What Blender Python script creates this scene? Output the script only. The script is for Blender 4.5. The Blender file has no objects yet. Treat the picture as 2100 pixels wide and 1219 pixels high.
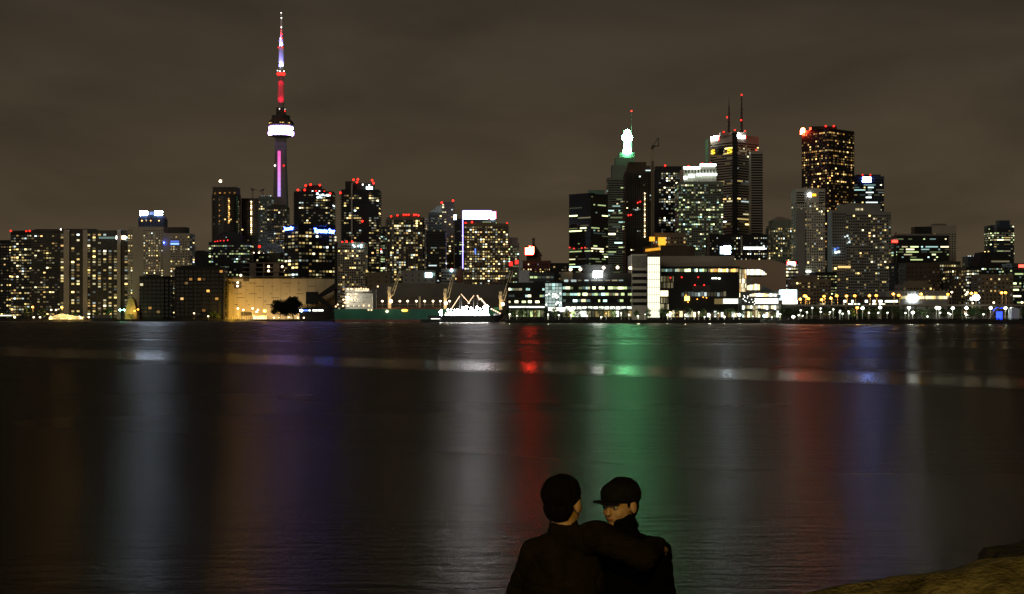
import bpy, bmesh, math, random
from mathutils import Vector, Matrix, noise

# ---------------------------------------------------------------- survey frame
F, CX, HZ, CZ = 2857.0, 1050.0, 654.0, 3.4      # focal length in photo pixels, centre column, horizon row, eye height
GZ = 2.4                                        # quay level of the far shore
def wx(px, D): return (px - CX) / F * D
def wz(py, D): return CZ + (HZ - py) / F * D
def pxof(p): return CX + F * p[0] / p[1]
scene = bpy.context.scene
COL = scene.collection
R = random.Random(7)
ORD = ['first', 'second', 'third', 'fourth', 'fifth', 'sixth', 'seventh', 'eighth', 'ninth', 'tenth', 'eleventh', 'twelfth',
       'thirteenth', 'fourteenth', 'fifteenth', 'sixteenth', 'seventeenth', 'eighteenth', 'nineteenth', 'twentieth',
       'twenty-first', 'twenty-second', 'twenty-third', 'twenty-fourth', 'twenty-fifth', 'twenty-sixth', 'twenty-seventh',
       'twenty-eighth', 'twenty-ninth', 'thirtieth', 'thirty-first', 'thirty-second', 'thirty-third', 'thirty-fourth']

# ---------------------------------------------------------------- materials
def mat_surface(name, col, rough=0.8, var=0.25, scale=0.15, spec=0.3, metal=0.0, bump=0.0, stretch=(1, 1, 1)):
    m = bpy.data.materials.new(name); m.use_nodes = True
    nt = m.node_tree; b = nt.nodes['Principled BSDF']
    b.inputs['Roughness'].default_value = rough
    b.inputs['Specular IOR Level'].default_value = spec
    b.inputs['Metallic'].default_value = metal
    geo = nt.nodes.new('ShaderNodeNewGeometry')
    mp = nt.nodes.new('ShaderNodeMapping'); mp.inputs['Scale'].default_value = stretch
    n = nt.nodes.new('ShaderNodeTexNoise'); n.inputs['Scale'].default_value = scale; n.inputs['Detail'].default_value = 6
    r = nt.nodes.new('ShaderNodeValToRGB')
    r.color_ramp.elements[0].position = .3; r.color_ramp.elements[1].position = .7
    lo = [c * (1 - var) for c in col]; hi = [min(1, c * (1 + var)) for c in col]
    r.color_ramp.elements[0].color = (*lo, 1); r.color_ramp.elements[1].color = (*hi, 1)
    nt.links.new(geo.outputs['Position'], mp.inputs[0]); nt.links.new(mp.outputs[0], n.inputs['Vector'])
    nt.links.new(n.outputs['Fac'], r.inputs[0]); nt.links.new(r.outputs[0], b.inputs['Base Color'])
    if bump:
        bp = nt.nodes.new('ShaderNodeBump'); bp.inputs['Strength'].default_value = bump; bp.inputs['Distance'].default_value = .03
        n2 = nt.nodes.new('ShaderNodeTexNoise'); n2.inputs['Scale'].default_value = scale * 5; n2.inputs['Detail'].default_value = 8
        nt.links.new(mp.outputs[0], n2.inputs['Vector']); nt.links.new(n2.outputs['Fac'], bp.inputs['Height'])
        nt.links.new(bp.outputs[0], b.inputs['Normal'])
    m.cycles.emission_sampling = 'NONE'
    return m
def mat_emit(name, col, s, sample=True, vary=False):
    m = bpy.data.materials.new(name); m.use_nodes = True
    nt = m.node_tree; b = nt.nodes['Principled BSDF']
    b.inputs['Base Color'].default_value = (.05, .05, .05, 1); b.inputs['Roughness'].default_value = .4
    b.inputs['Emission Color'].default_value = (*col, 1); b.inputs['Emission Strength'].default_value = s
    if vary:      # rooms differ: one random brightness per pane
        oi = nt.nodes.new('ShaderNodeObjectInfo'); ge = nt.nodes.new('ShaderNodeNewGeometry')
        ad = nt.nodes.new('ShaderNodeMath'); ad.operation = 'ADD'
        fr = nt.nodes.new('ShaderNodeMath'); fr.operation = 'FRACT'
        pw = nt.nodes.new('ShaderNodeMath'); pw.operation = 'POWER'; pw.inputs[1].default_value = 2
        ma = nt.nodes.new('ShaderNodeMath'); ma.operation = 'MULTIPLY_ADD'; ma.inputs[1].default_value = s * 2.0; ma.inputs[2].default_value = s * .3
        nt.links.new(oi.outputs['Random'], ad.inputs[0]); nt.links.new(ge.outputs['Random Per Island'], ad.inputs[1])
        nt.links.new(ad.outputs[0], fr.inputs[0]); nt.links.new(fr.outputs[0], pw.inputs[0])
        nt.links.new(pw.outputs[0], ma.inputs[0]); nt.links.new(ma.outputs[0], b.inputs['Emission Strength'])
    m.cycles.emission_sampling = 'FRONT' if sample else 'NONE'
    return m
M = {}
def S(k, *a, **kw): M[k] = mat_surface(k, *a, **kw)
def E(k, *a, **kw): M[k] = mat_emit(k, *a, **kw)
S('black_glass', (.014, .016, .019), .25, .3, .02, .5)
S('blue_glass', (.03, .045, .075), .25, .3, .02, .5)
S('crown_panel', (.012, .016, .03), .5, .3, .02, .2)
S('green_glass', (.035, .055, .045), .3, .3, .02, .5)
S('dark_pane', (.012, .013, .014), .2, .4, .05, .5)
S('grey_pane', (.045, .047, .045), .3, .4, .05, .5)
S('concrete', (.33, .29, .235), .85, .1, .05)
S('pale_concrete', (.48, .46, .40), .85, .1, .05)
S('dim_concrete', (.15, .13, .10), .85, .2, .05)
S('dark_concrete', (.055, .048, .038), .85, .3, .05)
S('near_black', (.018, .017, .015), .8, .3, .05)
S('white_panel', (.62, .63, .60), .7, .06, .05)
S('green_stone', (.16, .185, .15), .7, .15, .05)
S('grey_stone', (.22, .215, .20), .7, .15, .05)
S('taupe_panel', (.25, .205, .165), .85, .1, .02)
S('brown_stone', (.07, .052, .036), .8, .25, .05)
S('tan_stone', (.17, .13, .09), .8, .2, .05)
S('red_brick', (.16, .07, .045), .85, .25, .05)
S('copper_roof', (.12, .22, .17), .7, .2, .05)
S('brown_steel', (.028, .019, .014), .5, .3, .05)
S('steel', (.22, .21, .19), .5, .2, .3, metal=.3)
S('dark_steel', (.04, .037, .033), .6, .2, .3)
S('crane_paint', (.50, .42, .27), .6, .15, .3)
S('crane_yellow', (.35, .28, .15), .6, .15, .3)
S('tower_concrete', (.155, .135, .13), .85, .1, .03)
S('mast_concrete', (.24, .2, .2), .8, .05, .1)
S('mast_white', (.75, .75, .78), .6, .05, .1)
S('shed_wall', (.42, .36, .25), .85, .05, .03)
S('shed_wall_dark', (.07, .06, .045), .85, .2, .03)
S('roof_sheet', (.07, .065, .058), .8, .15, .05)
S('timber', (.35, .22, .08), .85, .3, .2)
S('hull_green', (.035, .15, .10), .5, .15, .05)
S('hull_red', (.26, .11, .10), .6, .2, .05)
S('hull_black', (.045, .05, .05), .6, .2, .05)
S('ship_white', (.62, .66, .64), .6, .08, .2)
S('deck_red', (.18, .045, .025), .7, .3, .1)
S('quay_stone', (.03, .028, .024), .9, .3, .1)
S('ground_soil', (.045, .042, .036), .95, .3, .02)
S('promenade', (.30, .27, .22), .9, .15, .2)
S('asphalt', (.05, .05, .05), .9, .2, .1)
S('bark', (.06, .045, .03), .9, .3, 2)
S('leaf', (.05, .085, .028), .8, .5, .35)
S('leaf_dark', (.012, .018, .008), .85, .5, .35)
S('bridge_concrete', (.27, .24, .19), .85, .15, .08)
S('tarpaulin', (.5, .55, .6), .6, .1, .1)
for k, c in (('warm', (1, .60, .20)), ('yellow', (1, .74, .25)), ('pale', (1, .88, .50)), ('green', (.80, 1, .42)),
             ('cool', (.75, .92, .9)), ('amber', (1, .46, .09)), ('blue', (.12, .25, 1)), ('cyan', (.6, 1, .9))):
    E(k + '_dim', c, .10, False, True); E(k + '_mid', c, .5, False, True); E(k + '_bright', c, 1.9, False, True)
PAL = {'home': ['warm', 'yellow', 'yellow', 'yellow', 'yellow', 'pale', 'pale', 'pale', 'cool'],
       'office': ['green', 'pale', 'pale', 'green', 'yellow'],
       'green': ['green', 'green', 'pale', 'cyan'],
       'cool': ['cool', 'pale', 'cyan', 'pale', 'yellow'],
       'amber': ['amber', 'warm', 'yellow', 'warm'],
       'site': ['warm', 'amber', 'pale'],
       'white': ['pale', 'cool', 'pale']}
LEV = ['_dim', '_dim', '_dim', '_mid', '_mid', '_mid', '_bright', '_bright']
E('red_beacon', (1, .015, .008), 5); E('red_dim', (1, .03, .02), 2.0)
E('white_beacon', (1, .95, .9), 5)
E('red_sign', (1, .03, .015), 105); E('red_soft', (1, .035, .02), 9); E('white_sign', (.85, .95, 1), 70); E('blue_sign', (.05, .11, 1), 50)
E('blue_white_sign', (.18, .30, 1), 270); E('screen_white', (.6, .8, 1), 95); E('red_letter', (1, .055, .02), 360); E('cyan_sign', (.6, .9, 1), 8); E('yellow_sign', (1, .6, .03), 2.2)
E('flood_white', (.55, .72, 1), 175); E('green_beam', (.22, 1, .46), 150); E('pink_ring', (.86, .45, 1), 2.6); E('violet_ring', (.58, .34, 1), 30)
E('sodium', (1, .34, .035), 7); E('sodium_soft', (1, .55, .12), 5); E('lamp_white', (.93, 1, .88), 8); E('lamp_small', (.95, 1, .85), 4)
E('lamp_warm', (1, .72, .42), 7); E('ship_flood', (.92, .96, 1), 150); E('deck_glow', (1, .75, .45), 2.6); E('ship_warm', (1, .62, .33), 2.6)
E('strip_cream', (1, .97, .72), 1.5, True, False); E('shop_white', (.95, 1, .85), 1.7, True, False); E('glass_glow', (.75, 1, .9), .5, True, False)
E('glass_warm', (1, .84, .55), 1.3, True, False); E('podium_white', (.97, 1, .84), 3.2); E('led_blue', (.02, .06, 1), 3.0)
E('crown_white', (.85, 1, .88), 5.5); E('roof_pink', (1, .12, .35), 9); E('roof_white', (.78, .80, 1), 44); E('roof_violet', (.3, .25, 1), 5)
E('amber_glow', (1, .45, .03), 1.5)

# ---------------------------------------------------------------- mesh building
ORI = {}
class MB:
    def __init__(s): s.v = []; s.f = []; s.m = []
    def add(s, vs, fs, mi=0):
        o = len(s.v); s.v += [tuple(v) for v in vs]; s.f += [tuple(i + o for i in f) for f in fs]; s.m += [mi] * len(fs)
    def box(s, x0, x1, y0, y1, z0, z1, mi=0):
        s.prism([(x0, y0), (x1, y0), (x1, y1), (x0, y1)], z0, z1, mi)
    def prism(s, poly, z0, z1, mi=0):
        n = len(poly)
        vs = [(p[0], p[1], z0) for p in poly] + [(p[0], p[1], z1) for p in poly]
        fs = [(i, (i + 1) % n, n + (i + 1) % n, n + i) for i in range(n)] + [tuple(range(n))[::-1], tuple(range(n, 2 * n))]
        s.add(vs, fs, mi)
    def face_prism(s, pts, y0, y1, mi=0):       # outline in x,z pushed from y0 back to y1
        n = len(pts)
        vs = [(p[0], y0, p[1]) for p in pts] + [(p[0], y1, p[1]) for p in pts]
        fs = [((i + 1) % n, i, n + i, n + (i + 1) % n) for i in range(n)] + [tuple(range(n)), tuple(range(n, 2 * n))[::-1]]
        s.add(vs, fs, mi)
    def wallbox(s, c, u, w, h, out, thick, mi=0):   # box centred at c on a wall running along u, standing 'out' proud
        n = Vector((u[1], -u[0], 0)); u = Vector((u[0], u[1], 0)); c = Vector(c)
        a = c + n * out; b = c + n * (out - thick); du = u * (w / 2); dz = Vector((0, 0, h / 2))
        vs = [a - du - dz, a + du - dz, a + du + dz, a - du + dz, b - du - dz, b + du - dz, b + du + dz, b - du + dz]
        s.add(vs, [(0, 1, 2, 3), (1, 5, 6, 2), (4, 0, 3, 7), (3, 2, 6, 7), (0, 4, 5, 1)], mi)
    def tube(s, p0, p1, r0, r1=None, n=8, mi=0):
        r1 = r0 if r1 is None else r1
        p0 = Vector(p0); p1 = Vector(p1); d = (p1 - p0).normalized()
        a = d.orthogonal().normalized(); b = d.cross(a)
        vs = []
        for p, r in ((p0, r0), (p1, r1)):
            vs += [p + (a * math.cos(2 * math.pi * i / n) + b * math.sin(2 * math.pi * i / n)) * r for i in range(n)]
        fs = [(i, (i + 1) % n, n + (i + 1) % n, n + i) for i in range(n)] + [tuple(range(n))[::-1], tuple(range(n, 2 * n))]
        s.add(vs, fs, mi)
    def ball(s, c, r, sz=(1, 1, 1), nu=10, nv=7, mi=0):
        vs = [(c[0], c[1], c[2] - r * sz[2])]
        for j in range(1, nv):
            t = -math.pi / 2 + math.pi * j / nv
            for i in range(nu):
                a = 2 * math.pi * i / nu
                vs.append((c[0] + r * sz[0] * math.cos(t) * math.cos(a), c[1] + r * sz[1] * math.cos(t) * math.sin(a), c[2] + r * sz[2] * math.sin(t)))
        vs.append((c[0], c[1], c[2] + r * sz[2])); L = len(vs) - 1; fs = []
        for i in range(nu):
            k = (i + 1) % nu
            fs.append((0, 1 + k, 1 + i)); fs.append((L, L - nu + i, L - nu + k))
            for j in range(nv - 2): fs.append((1 + j * nu + i, 1 + j * nu + k, 1 + (j + 1) * nu + k, 1 + (j + 1) * nu + i))
        s.add(vs, fs, mi)
    def lathe(s, cx, cy, prof, n=24, mi=0):
        k = len(prof)
        vs = [(cx + r * math.cos(2 * math.pi * i / n), cy + r * math.sin(2 * math.pi * i / n), z) for r, z in prof for i in range(n)]
        fs = [(j * n + i, j * n + (i + 1) % n, (j + 1) * n + (i + 1) % n, (j + 1) * n + i) for j in range(k - 1) for i in range(n)]
        fs += [tuple(range(n))[::-1], tuple(range((k - 1) * n, k * n))]
        s.add(vs, fs, mi)
    def truss(s, p0, p1, w, r, seg, mi=0, w1=None):   # square lattice beam
        p0 = Vector(p0); p1 = Vector(p1); d = (p1 - p0).normalized(); w1 = w if w1 is None else w1
        a = d.cross(Vector((0, 1, 0))).normalized() if abs(d.y) < .9 else Vector((1, 0, 0)); b = d.cross(a)
        def c(t, q): ww = w + (w1 - w) * t; return p0 + (p1 - p0) * t + (a * (1, 1, -1, -1)[q] + b * (1, -1, -1, 1)[q]) * ww / 2
        for q in range(4):
            s.tube(c(0, q), c(1, q), r, n=4, mi=mi)
            for k in range(seg): s.tube(c(k / seg, q), c((k + 1) / seg, (q + 1) % 4), r * .6, n=3, mi=mi)
    def build(s, name, mats, parent=None, smooth=False, kind=None, label=None):
        me = bpy.data.meshes.new(name)
        o0 = ORI[parent.name] if parent else Vector((0, 0, 0))
        me.from_pydata([(v[0] - o0[0], v[1] - o0[1], v[2] - o0[2]) for v in s.v], [], s.f)
        mats = [mats] if isinstance(mats, str) else mats
        for k in mats: me.materials.append(M[k])
        if len(mats) > 1: me.polygons.foreach_set('material_index', s.m)
        if smooth: me.polygons.foreach_set('use_smooth', [True] * len(me.polygons))
        me.update()
        o = bpy.data.objects.new(name, me); COL.objects.link(o)
        if parent: o.parent = parent; ORI[o.name] = o0
        if kind: o['kind'] = kind
        if label: o['label'] = label
        return o
def thing(name, label, cat, loc, group=None):
    o = bpy.data.objects.new(name, None); COL.objects.link(o); o.location = loc; o.empty_display_size = 1
    o['label'] = label; o['category'] = cat
    if group: o['group'] = group
    ORI[o.name] = Vector(loc)
    return o
def tagthing(mb, name, label, cat, mats, loc, group=None, smooth=False):    # a thing that is one mesh, origin at its base
    o = mb.build(name, mats, None, smooth)
    o.data.transform(Matrix.Translation(-Vector(loc))); o.location = loc
    ORI[o.name] = Vector(loc)
    o['label'] = label; o['category'] = cat
    if group: o['group'] = group
    return o
def structure(o): o['kind'] = 'structure'; return o

PANE = {}
def pane_mesh(mk):
    if mk not in PANE:
        b = MB(); b.wallbox((0, 0, 0), (1, 0), 1, 1, .05, .3)
        me = bpy.data.meshes.new('window'); me.from_pydata(b.v, [], b.f); me.materials.append(M[mk]); PANE[mk] = me
    return PANE[mk]

# ---------------------------------------------------------------- buildings
class Tower:
    """footprint from its left, front-corner and right edges; windows on every face that looks over the water"""
    def __init__(s, name, label, x0, x1, top, D, xc=None, dep=30, m='concrete', fh=5, cw=5, ww=.6, wh=.5, lit=.15, pal='home',
                 st='grid', slab=0., fin=0, finw=.25, vis=600, topgap=4, blank=(), hot=(), pane='dark_pane', cat='skyscraper', seed=None,
                 base=None, rnd=0, group=None, part='wall', botgap=0, top1=None):
        s.D = D; r = random.Random(hash_(label) if seed is None else seed); s.r = r
        xa, xb = wx(x0, D), wx(x1, D)
        if rnd:
            n = 10; s.poly = []
            for i in range(n + 1):
                a = math.pi + math.pi * i / n
                s.poly.append(((xa + xb) / 2 + (xb - xa) / 2 * math.copysign(abs(math.cos(a)) ** rnd, math.cos(a)), D + dep / 2 + dep / 2 * -abs(math.sin(a)) ** rnd))
            s.poly += [(xb, D + dep), (xa, D + dep)]
        elif xc is None:
            s.poly = [(xa, D), (xb, D), (xb, D + dep), (xa, D + dep)]
        else:
            c = wx(xc, D); wa, wb = c - xa, xb - c; g = math.sqrt(wa * wb)
            A = Vector((xa * (D + g) / D, D + g)); B = Vector((xb * (D + g) / D, D + g)); C_ = Vector((c, D))
            s.poly = [tuple(A), tuple(C_), tuple(B), tuple(A + B - C_)]
        s.z0 = GZ if base is None else wz(base, D); s.z1 = wz(top, D)
        cx = sum(p[0] for p in s.poly) / len(s.poly); cy = sum(p[1] for p in s.poly) / len(s.poly); s.c = (cx, cy)
        s.root = thing(name, label, cat, (cx, cy, s.z0), group)
        b = MB(); b.prism(s.poly, s.z0, s.z1)
        # parapet
        b.prism([(cx + (p[0] - cx) * 1.005, cy + (p[1] - cy) * 1.005) for p in s.poly], s.z1 - .5, s.z1 + .9)
        nowin = fh is None; fh = fh or 50; f = fh / F * D
        zt = s.z1 - topgap / F * D
        nf = max(1, int((zt - s.z0 - botgap / F * D) / f))
        ext = math.hypot(s.poly[0][0] - cx, s.poly[0][1] - cy)
        if slab:
            k = 1 + slab / ext
            for j in range(nf + 1):
                z = zt - j * f
                b.prism([(cx + (p[0] - cx) * k, cy + (p[1] - cy) * k) for p in s.poly], z - .25 - .04 * f, z + .15 + .04 * f)
        s.faces = []
        lits = []; darks = []
        for i in range(len(s.poly)):
            p, q = Vector(s.poly[i]), Vector(s.poly[(i + 1) % len(s.poly)])
            u = (q - p); L = u.length; u = u / L; nrm = Vector((u.y, -u.x))
            if nrm.dot((p + q) / 2) >= -1e-3: continue
            s.faces.append((p, u, L))
            if nowin: continue
            appw = abs(pxof(q) - pxof(p)); nc = max(1, round(appw / cw)) if not rnd else max(1, round(L / D * F / cw))
            cwm = L / nc
            if fin:
                for k in range(0, nc + 1, max(1, int(fin))):
                    c3 = p + u * (k * cwm); b.wallbox((c3.x, c3.y, (s.z0 + zt) / 2), u, cwm * finw, zt - s.z0, .55 + slab, .5)
            for j in range(nf):
                zc = zt - (j + .5) * f; py = HZ - (zc - CZ) / D * F
                pf = lit * 1.25 * r.choice((.4, .7, 1, 1, 1.5, 2.0)) if st == 'grid' else lit * r.choice((0, .3, .7, 1, 2.2, 3.5))
                for (ya, yb, pr) in hot:
                    if ya <= py <= yb: pf = pr
                if st == 'band':
                    c3 = p + u * (L / 2); darks.append((c3, u, L * .985, f * wh, zc, pane, .06))
                    k = 0
                    while k < nc:
                        if r.random() < pf * .45:
                            n = min(nc - k, r.choice((1, 1, 2, 3, 4, 6)))
                            c3 = p + u * ((k + n / 2) * cwm); X = pxof(c3)
                            if not any(a < X < b_ for a, b_ in blank):
                                lits.append((c3, u, (n - .25) * cwm, f * wh * .9, zc, r.choice(PAL[pal]) + r.choice(LEV), .12, py))
                            k += n
                        k += 1
                else:
                    prev = False
                    for k in range(nc):
                        c3 = p + u * ((k + .5) * cwm); X = pxof(c3)
                        if any(a < X < b_ for a, b_ in blank): continue
                        prev = r.random() < (pf * .72 + (.28 if prev else 0) * min(1, pf * 4) if pf < .6 else pf)
                        if prev: lits.append((c3, u, cwm * ww, f * wh, zc, r.choice(PAL[pal]) + r.choice(LEV), .1, py))
                        else: darks.append((c3, u, cwm * ww, f * wh, zc, pane if r.random() > .13 or lit < .04 else r.choice(PAL[pal]) + '_dim', .1))
        b.build(part, m, s.root)
        s.m = m; s.f = f; s.vis = vis; s.slab = slab
        seen = [w for w in lits if w[7] < vis]
        seen.sort(key=lambda w: -w[2] * (3 if 'bright' in w[5] else 1))
        ind = seen[:100]; rest = seen[100:] + [w for w in lits if w[7] >= vis] + darks
        o0 = ORI[s.root.name]
        for w in ind:
            o = bpy.data.objects.new('window', pane_mesh(w[5])); COL.objects.link(o); o.parent = s.root
            n = Vector((w[1].y, -w[1].x)) * w[6]
            o.location = (w[0].x + n.x - o0.x, w[0].y + n.y - o0.y, w[4] - o0.z)
            o.rotation_euler = (0, 0, math.atan2(w[1].y, w[1].x)); o.scale = (w[2], 1, w[3])
        if rest:
            g = MB(); ks = []
            for w in rest:
                if w[5] not in ks: ks.append(w[5])
                g.wallbox((w[0].x, w[0].y, w[4]), w[1], w[2], w[3], w[6] + .02, .3, ks.index(w[5]))
            g.build('window', ks, s.root, kind='stuff')
    def roof(s, *boxes, m=None, name='roof_box'):
        for i, (x0, x1, top) in enumerate(boxes):
            D = s.D + 6 + i * 1.3; b = MB(); zb = s.z1
            b.box(wx(x0, D), wx(x1, D), D, D + max(6, min(18, wx(x1, D) - wx(x0, D))), zb - .5, wz(top, D))
            b.box(wx(x0, D) - .3, wx(x1, D) + .3, D - .3, D + max(6, min(18, wx(x1, D) - wx(x0, D))) + .3, wz(top, D), wz(top, D) + .5)
            b.build(name, m or s.m, s.root)
        return s
    def lights(s, pts, m='red_beacon', r=1.5, name='warning_light', dy=2):
        for (x, y) in pts:
            D = s.D + dy; b = MB(); c = (wx(x, D), D, wz(y, D)); rr = r * .85 * D / 2000
            if wz(y, s.D) < s.z1 - 1 and dy == 2 and s.faces:      # lamp on the wall, not on the roof
                q, u = s.at(x); D = q.y - 1.4 - rr - s.slab; c = (wx(x, D), D, wz(y, D))
            b.ball(c, rr, nu=8, nv=6); b.tube((c[0], D, c[2] - 6 * D / 2000), (c[0], D, c[2]), .15, n=5, mi=1)
            b.build(name, [m, 'dark_steel'], s.root)
        return s
    def at(s, px):      # point on the visible face under this column
        k = (px - CX) / F; best = None
        for p, u, L in s.faces:
            # p.x+u.x t = k (p.y+u.y t)
            den = u.x - k * u.y
            if abs(den) < 1e-9: continue
            t = (k * p.y - p.x) / den
            if -1e-3 * L - 3 <= t <= L + 3: best = (p + u * t, u); break
        return best or (Vector((k * s.D, s.D)), Vector((1, 0)))
    def plate(s, x0, x1, y0, y1, mk, name='sign', out=.6, thick=.7, label=None):
        a, u = s.at(x0); b_, _ = s.at(x1); c, u = s.at((x0 + x1) / 2); Y = c.y
        b = MB(); w = (b_ - a).length
        b.wallbox((c.x, c.y, (wz(y0, Y) + wz(y1, Y)) / 2), u, w, abs(wz(y0, Y) - wz(y1, Y)), out, thick)
        return b.build(name, mk, s.root, label=label)
    def text(s, x0, x1, y0, y1, txt, mk, name='lettering', out=1.6, bold=0.0, mirror=False):
        a, u = s.at(x0); b_, _ = s.at(x1); c, u = s.at((x0 + x1) / 2); Y = c.y
        cu = bpy.data.curves.new('t', 'FONT'); cu.body = txt; cu.align_x = 'CENTER'; cu.align_y = 'CENTER'; cu.size = 1; cu.extrude = .05; cu.offset = bold
        to = bpy.data.objects.new('t', cu); COL.objects.link(to)
        bpy.context.view_layer.update()
        me = bpy.data.meshes.new_from_object(to.evaluated_get(bpy.context.evaluated_depsgraph_get()))
        bpy.data.objects.remove(to)
        xs = [v.co.x for v in me.vertices]; ys = [v.co.y for v in me.vertices]
        W_ = (b_ - a).length; H_ = abs(wz(y0, Y) - wz(y1, Y))
        sx = W_ / (max(xs) - min(xs)); sy = H_ / (max(ys) - min(ys)); mx = (max(xs) + min(xs)) / 2; my = (max(ys) + min(ys)) / 2
        n = Vector((u.y, -u.x)); o0 = ORI[s.root.name]; zc = (wz(y0, Y) + wz(y1, Y)) / 2
        for v in me.vertices:
            lx = (v.co.x - mx) * sx; lz = (v.co.y - my) * sy; q = c + u * lx + n * (out + v.co.z)
            v.co = Vector((q.x - o0.x, q.y - o0.y, zc + lz - o0.z))
        me.materials.clear(); me.materials.append(M[mk])
        o = bpy.data.objects.new(name, me); COL.objects.link(o); o.parent = s.root
        return o
def hash_(t):
    h = 7
    for ch in t: h = (h * 131 + ord(ch)) % 1000003
    return h
# ================================================================ THE SKYLINE, left to right
T = Tower
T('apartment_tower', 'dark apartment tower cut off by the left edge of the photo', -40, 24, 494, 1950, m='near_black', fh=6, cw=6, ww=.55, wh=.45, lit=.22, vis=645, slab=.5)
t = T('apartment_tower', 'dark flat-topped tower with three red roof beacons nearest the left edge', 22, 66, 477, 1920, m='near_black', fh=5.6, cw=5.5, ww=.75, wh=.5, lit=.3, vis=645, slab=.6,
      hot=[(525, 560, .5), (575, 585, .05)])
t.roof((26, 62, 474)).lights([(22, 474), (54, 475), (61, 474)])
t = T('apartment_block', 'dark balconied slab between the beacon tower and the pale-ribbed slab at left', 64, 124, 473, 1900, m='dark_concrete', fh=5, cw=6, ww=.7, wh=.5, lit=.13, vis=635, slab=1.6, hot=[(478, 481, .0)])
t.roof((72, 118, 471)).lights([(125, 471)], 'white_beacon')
t = T('apartment_block', 'long slab with two bare pale concrete ribs and many lit windows', 122, 264, 475, 1880, m='dark_concrete', fh=5.6, cw=10.8, ww=.5, wh=.6, lit=.34, vis=632, slab=.2,
      blank=[(131, 143), (170, 181), (240, 249)])
for (a, b) in ((131.5, 142.5), (171, 180), (241, 248)):
    g = MB(); D = t.D; g.box(wx(a, D), wx(b, D), D - 2.2, D + 3, GZ, wz(471.5, D)); g.build('rib', 'concrete', t.root)
t.roof((126, 193, 470.5), (196, 256, 473.5))
t.plate(203, 237, 486, 490, 'cyan_mid', 'window'); t.plate(238, 246, 484, 491, 'white_beacon', 'window'); t.plate(250, 258, 484, 491, 'lamp_warm', 'window')
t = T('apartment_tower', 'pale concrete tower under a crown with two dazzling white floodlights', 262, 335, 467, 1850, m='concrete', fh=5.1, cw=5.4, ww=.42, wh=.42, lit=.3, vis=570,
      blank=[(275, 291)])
g = MB(); D = t.D + 5
g.face_prism([(wx(284, D), wz(467, D)), (wx(337, D), wz(467, D)), (wx(337, D), wz(449, D)), (wx(331, D), wz(441, D)), (wx(289, D), wz(441, D)), (wx(283, D), wz(449, D))], D, D + 18); g.build('crown', 'crown_panel', t.root)
g = MB(); g.box(wx(305.5, D), wx(315, D), D + 4, D + 12, wz(441, D), wz(434, D)); g.build('roof_box', 'crown_panel', t.root)
for a, b in ((287, 302.5), (318, 333)):
    g = MB(); g.box(wx(a, D), wx(b, D), D - 1, D + .5, wz(441.5, D), wz(434, D)); g.build('floodlight', 'flood_white', t.root)
for a in (291, 300, 309, 326): t.lights([(a, 453)], 'amber_bright', 1.2, 'window')
t = T('apartment_tower', 'lower pale slab with a dark roof box and a strip of blue lit windows', 334, 389, 480, 1830, m='concrete', fh=5.0, cw=5.0, ww=.5, wh=.42, lit=.24, vis=560, blank=[(334, 347)])
t.roof((343, 382, 467), m='dark_concrete'); t.plate(350, 367, 494, 497, 'blue_bright', 'window'); t.plate(350, 367, 499, 502, 'blue_bright', 'window'); t.lights([(336, 498)], 'blue_sign', 1.0, 'lamp')
# rounded dark hall and its neighbours
g = MB(); D = 2100
g.face_prism([(wx(386, D), GZ), (wx(436, D), GZ), (wx(436, D), wz(522, D)), (wx(428, D), wz(518, D)), (wx(418, D), wz(514, D)), (wx(404, D), wz(514, D)), (wx(394, D), wz(520, D)), (wx(386, D), wz(530, D))], D, D + 40)
r_ = thing('hall', 'low dark round-roofed hall between the pale slab and the lamp-topped building site', 'hall', (wx(411, D), D, GZ)); g.build('wall', 'near_black', r_)
g = MB(); g.tube((wx(401, D), D + 3, wz(515, D)), (wx(401, D), D + 3, wz(505, D)), .5); g.build('mast', 'dark_steel', r_)
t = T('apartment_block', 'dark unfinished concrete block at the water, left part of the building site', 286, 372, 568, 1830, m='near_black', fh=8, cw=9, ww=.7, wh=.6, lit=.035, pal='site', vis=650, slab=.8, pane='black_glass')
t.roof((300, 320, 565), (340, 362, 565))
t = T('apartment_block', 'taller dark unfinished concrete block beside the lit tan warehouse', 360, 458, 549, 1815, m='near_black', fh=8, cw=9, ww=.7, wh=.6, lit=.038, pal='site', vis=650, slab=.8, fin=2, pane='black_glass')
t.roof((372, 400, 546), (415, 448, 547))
t = T('tower_under_construction', 'dark half-built tower topped by one blazing work lamp', 432, 487, 398, 2450, m='dark_concrete', fh=4.6, cw=4.5, ww=.7, wh=.55, lit=.02, pal='amber', vis=500, slab=1.6, rnd=.7, pane='black_glass')
g = MB(); D = t.D + 4; g.box(wx(436, D), wx(486, D), D, D + 30, t.z1 - 1, wz(384, D))
for i in range(9): g.tube((wx(436 + 6 * i, D), D, wz(386, D)), (wx(436 + 6 * i, D), D, wz(381.5, D)), .35, n=4)
g.build('formwork', 'dark_concrete', t.root)
for i, y in enumerate((397, 397, 397, 396, 396)): t.lights([(441 + i * 10, y)], 'amber_mid', 1.7, 'work_lamp')
for i in range(13): t.lights([(469.5 + (i % 3 - 1) * .6, 408 + i * 4.1)], ['amber_bright', 'warm_bright'][i % 2], 1.35, 'work_lamp')
for i in range(5): t.lights([(450, 410 + i * 11)], 'amber_mid', 1.1, 'work_lamp')
t.lights([(452, 372)], 'lamp_warm', 2.5, 'floodlight')
t = T('tower_under_construction', 'half-built tower with one vertical string of warm work lamps below two small cranes', 495, 535, 408, 2500, m='dark_concrete', fh=4.4, cw=4, ww=.7, wh=.5, lit=.008, pal='amber', vis=470, slab=2.5, pane='black_glass')
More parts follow.
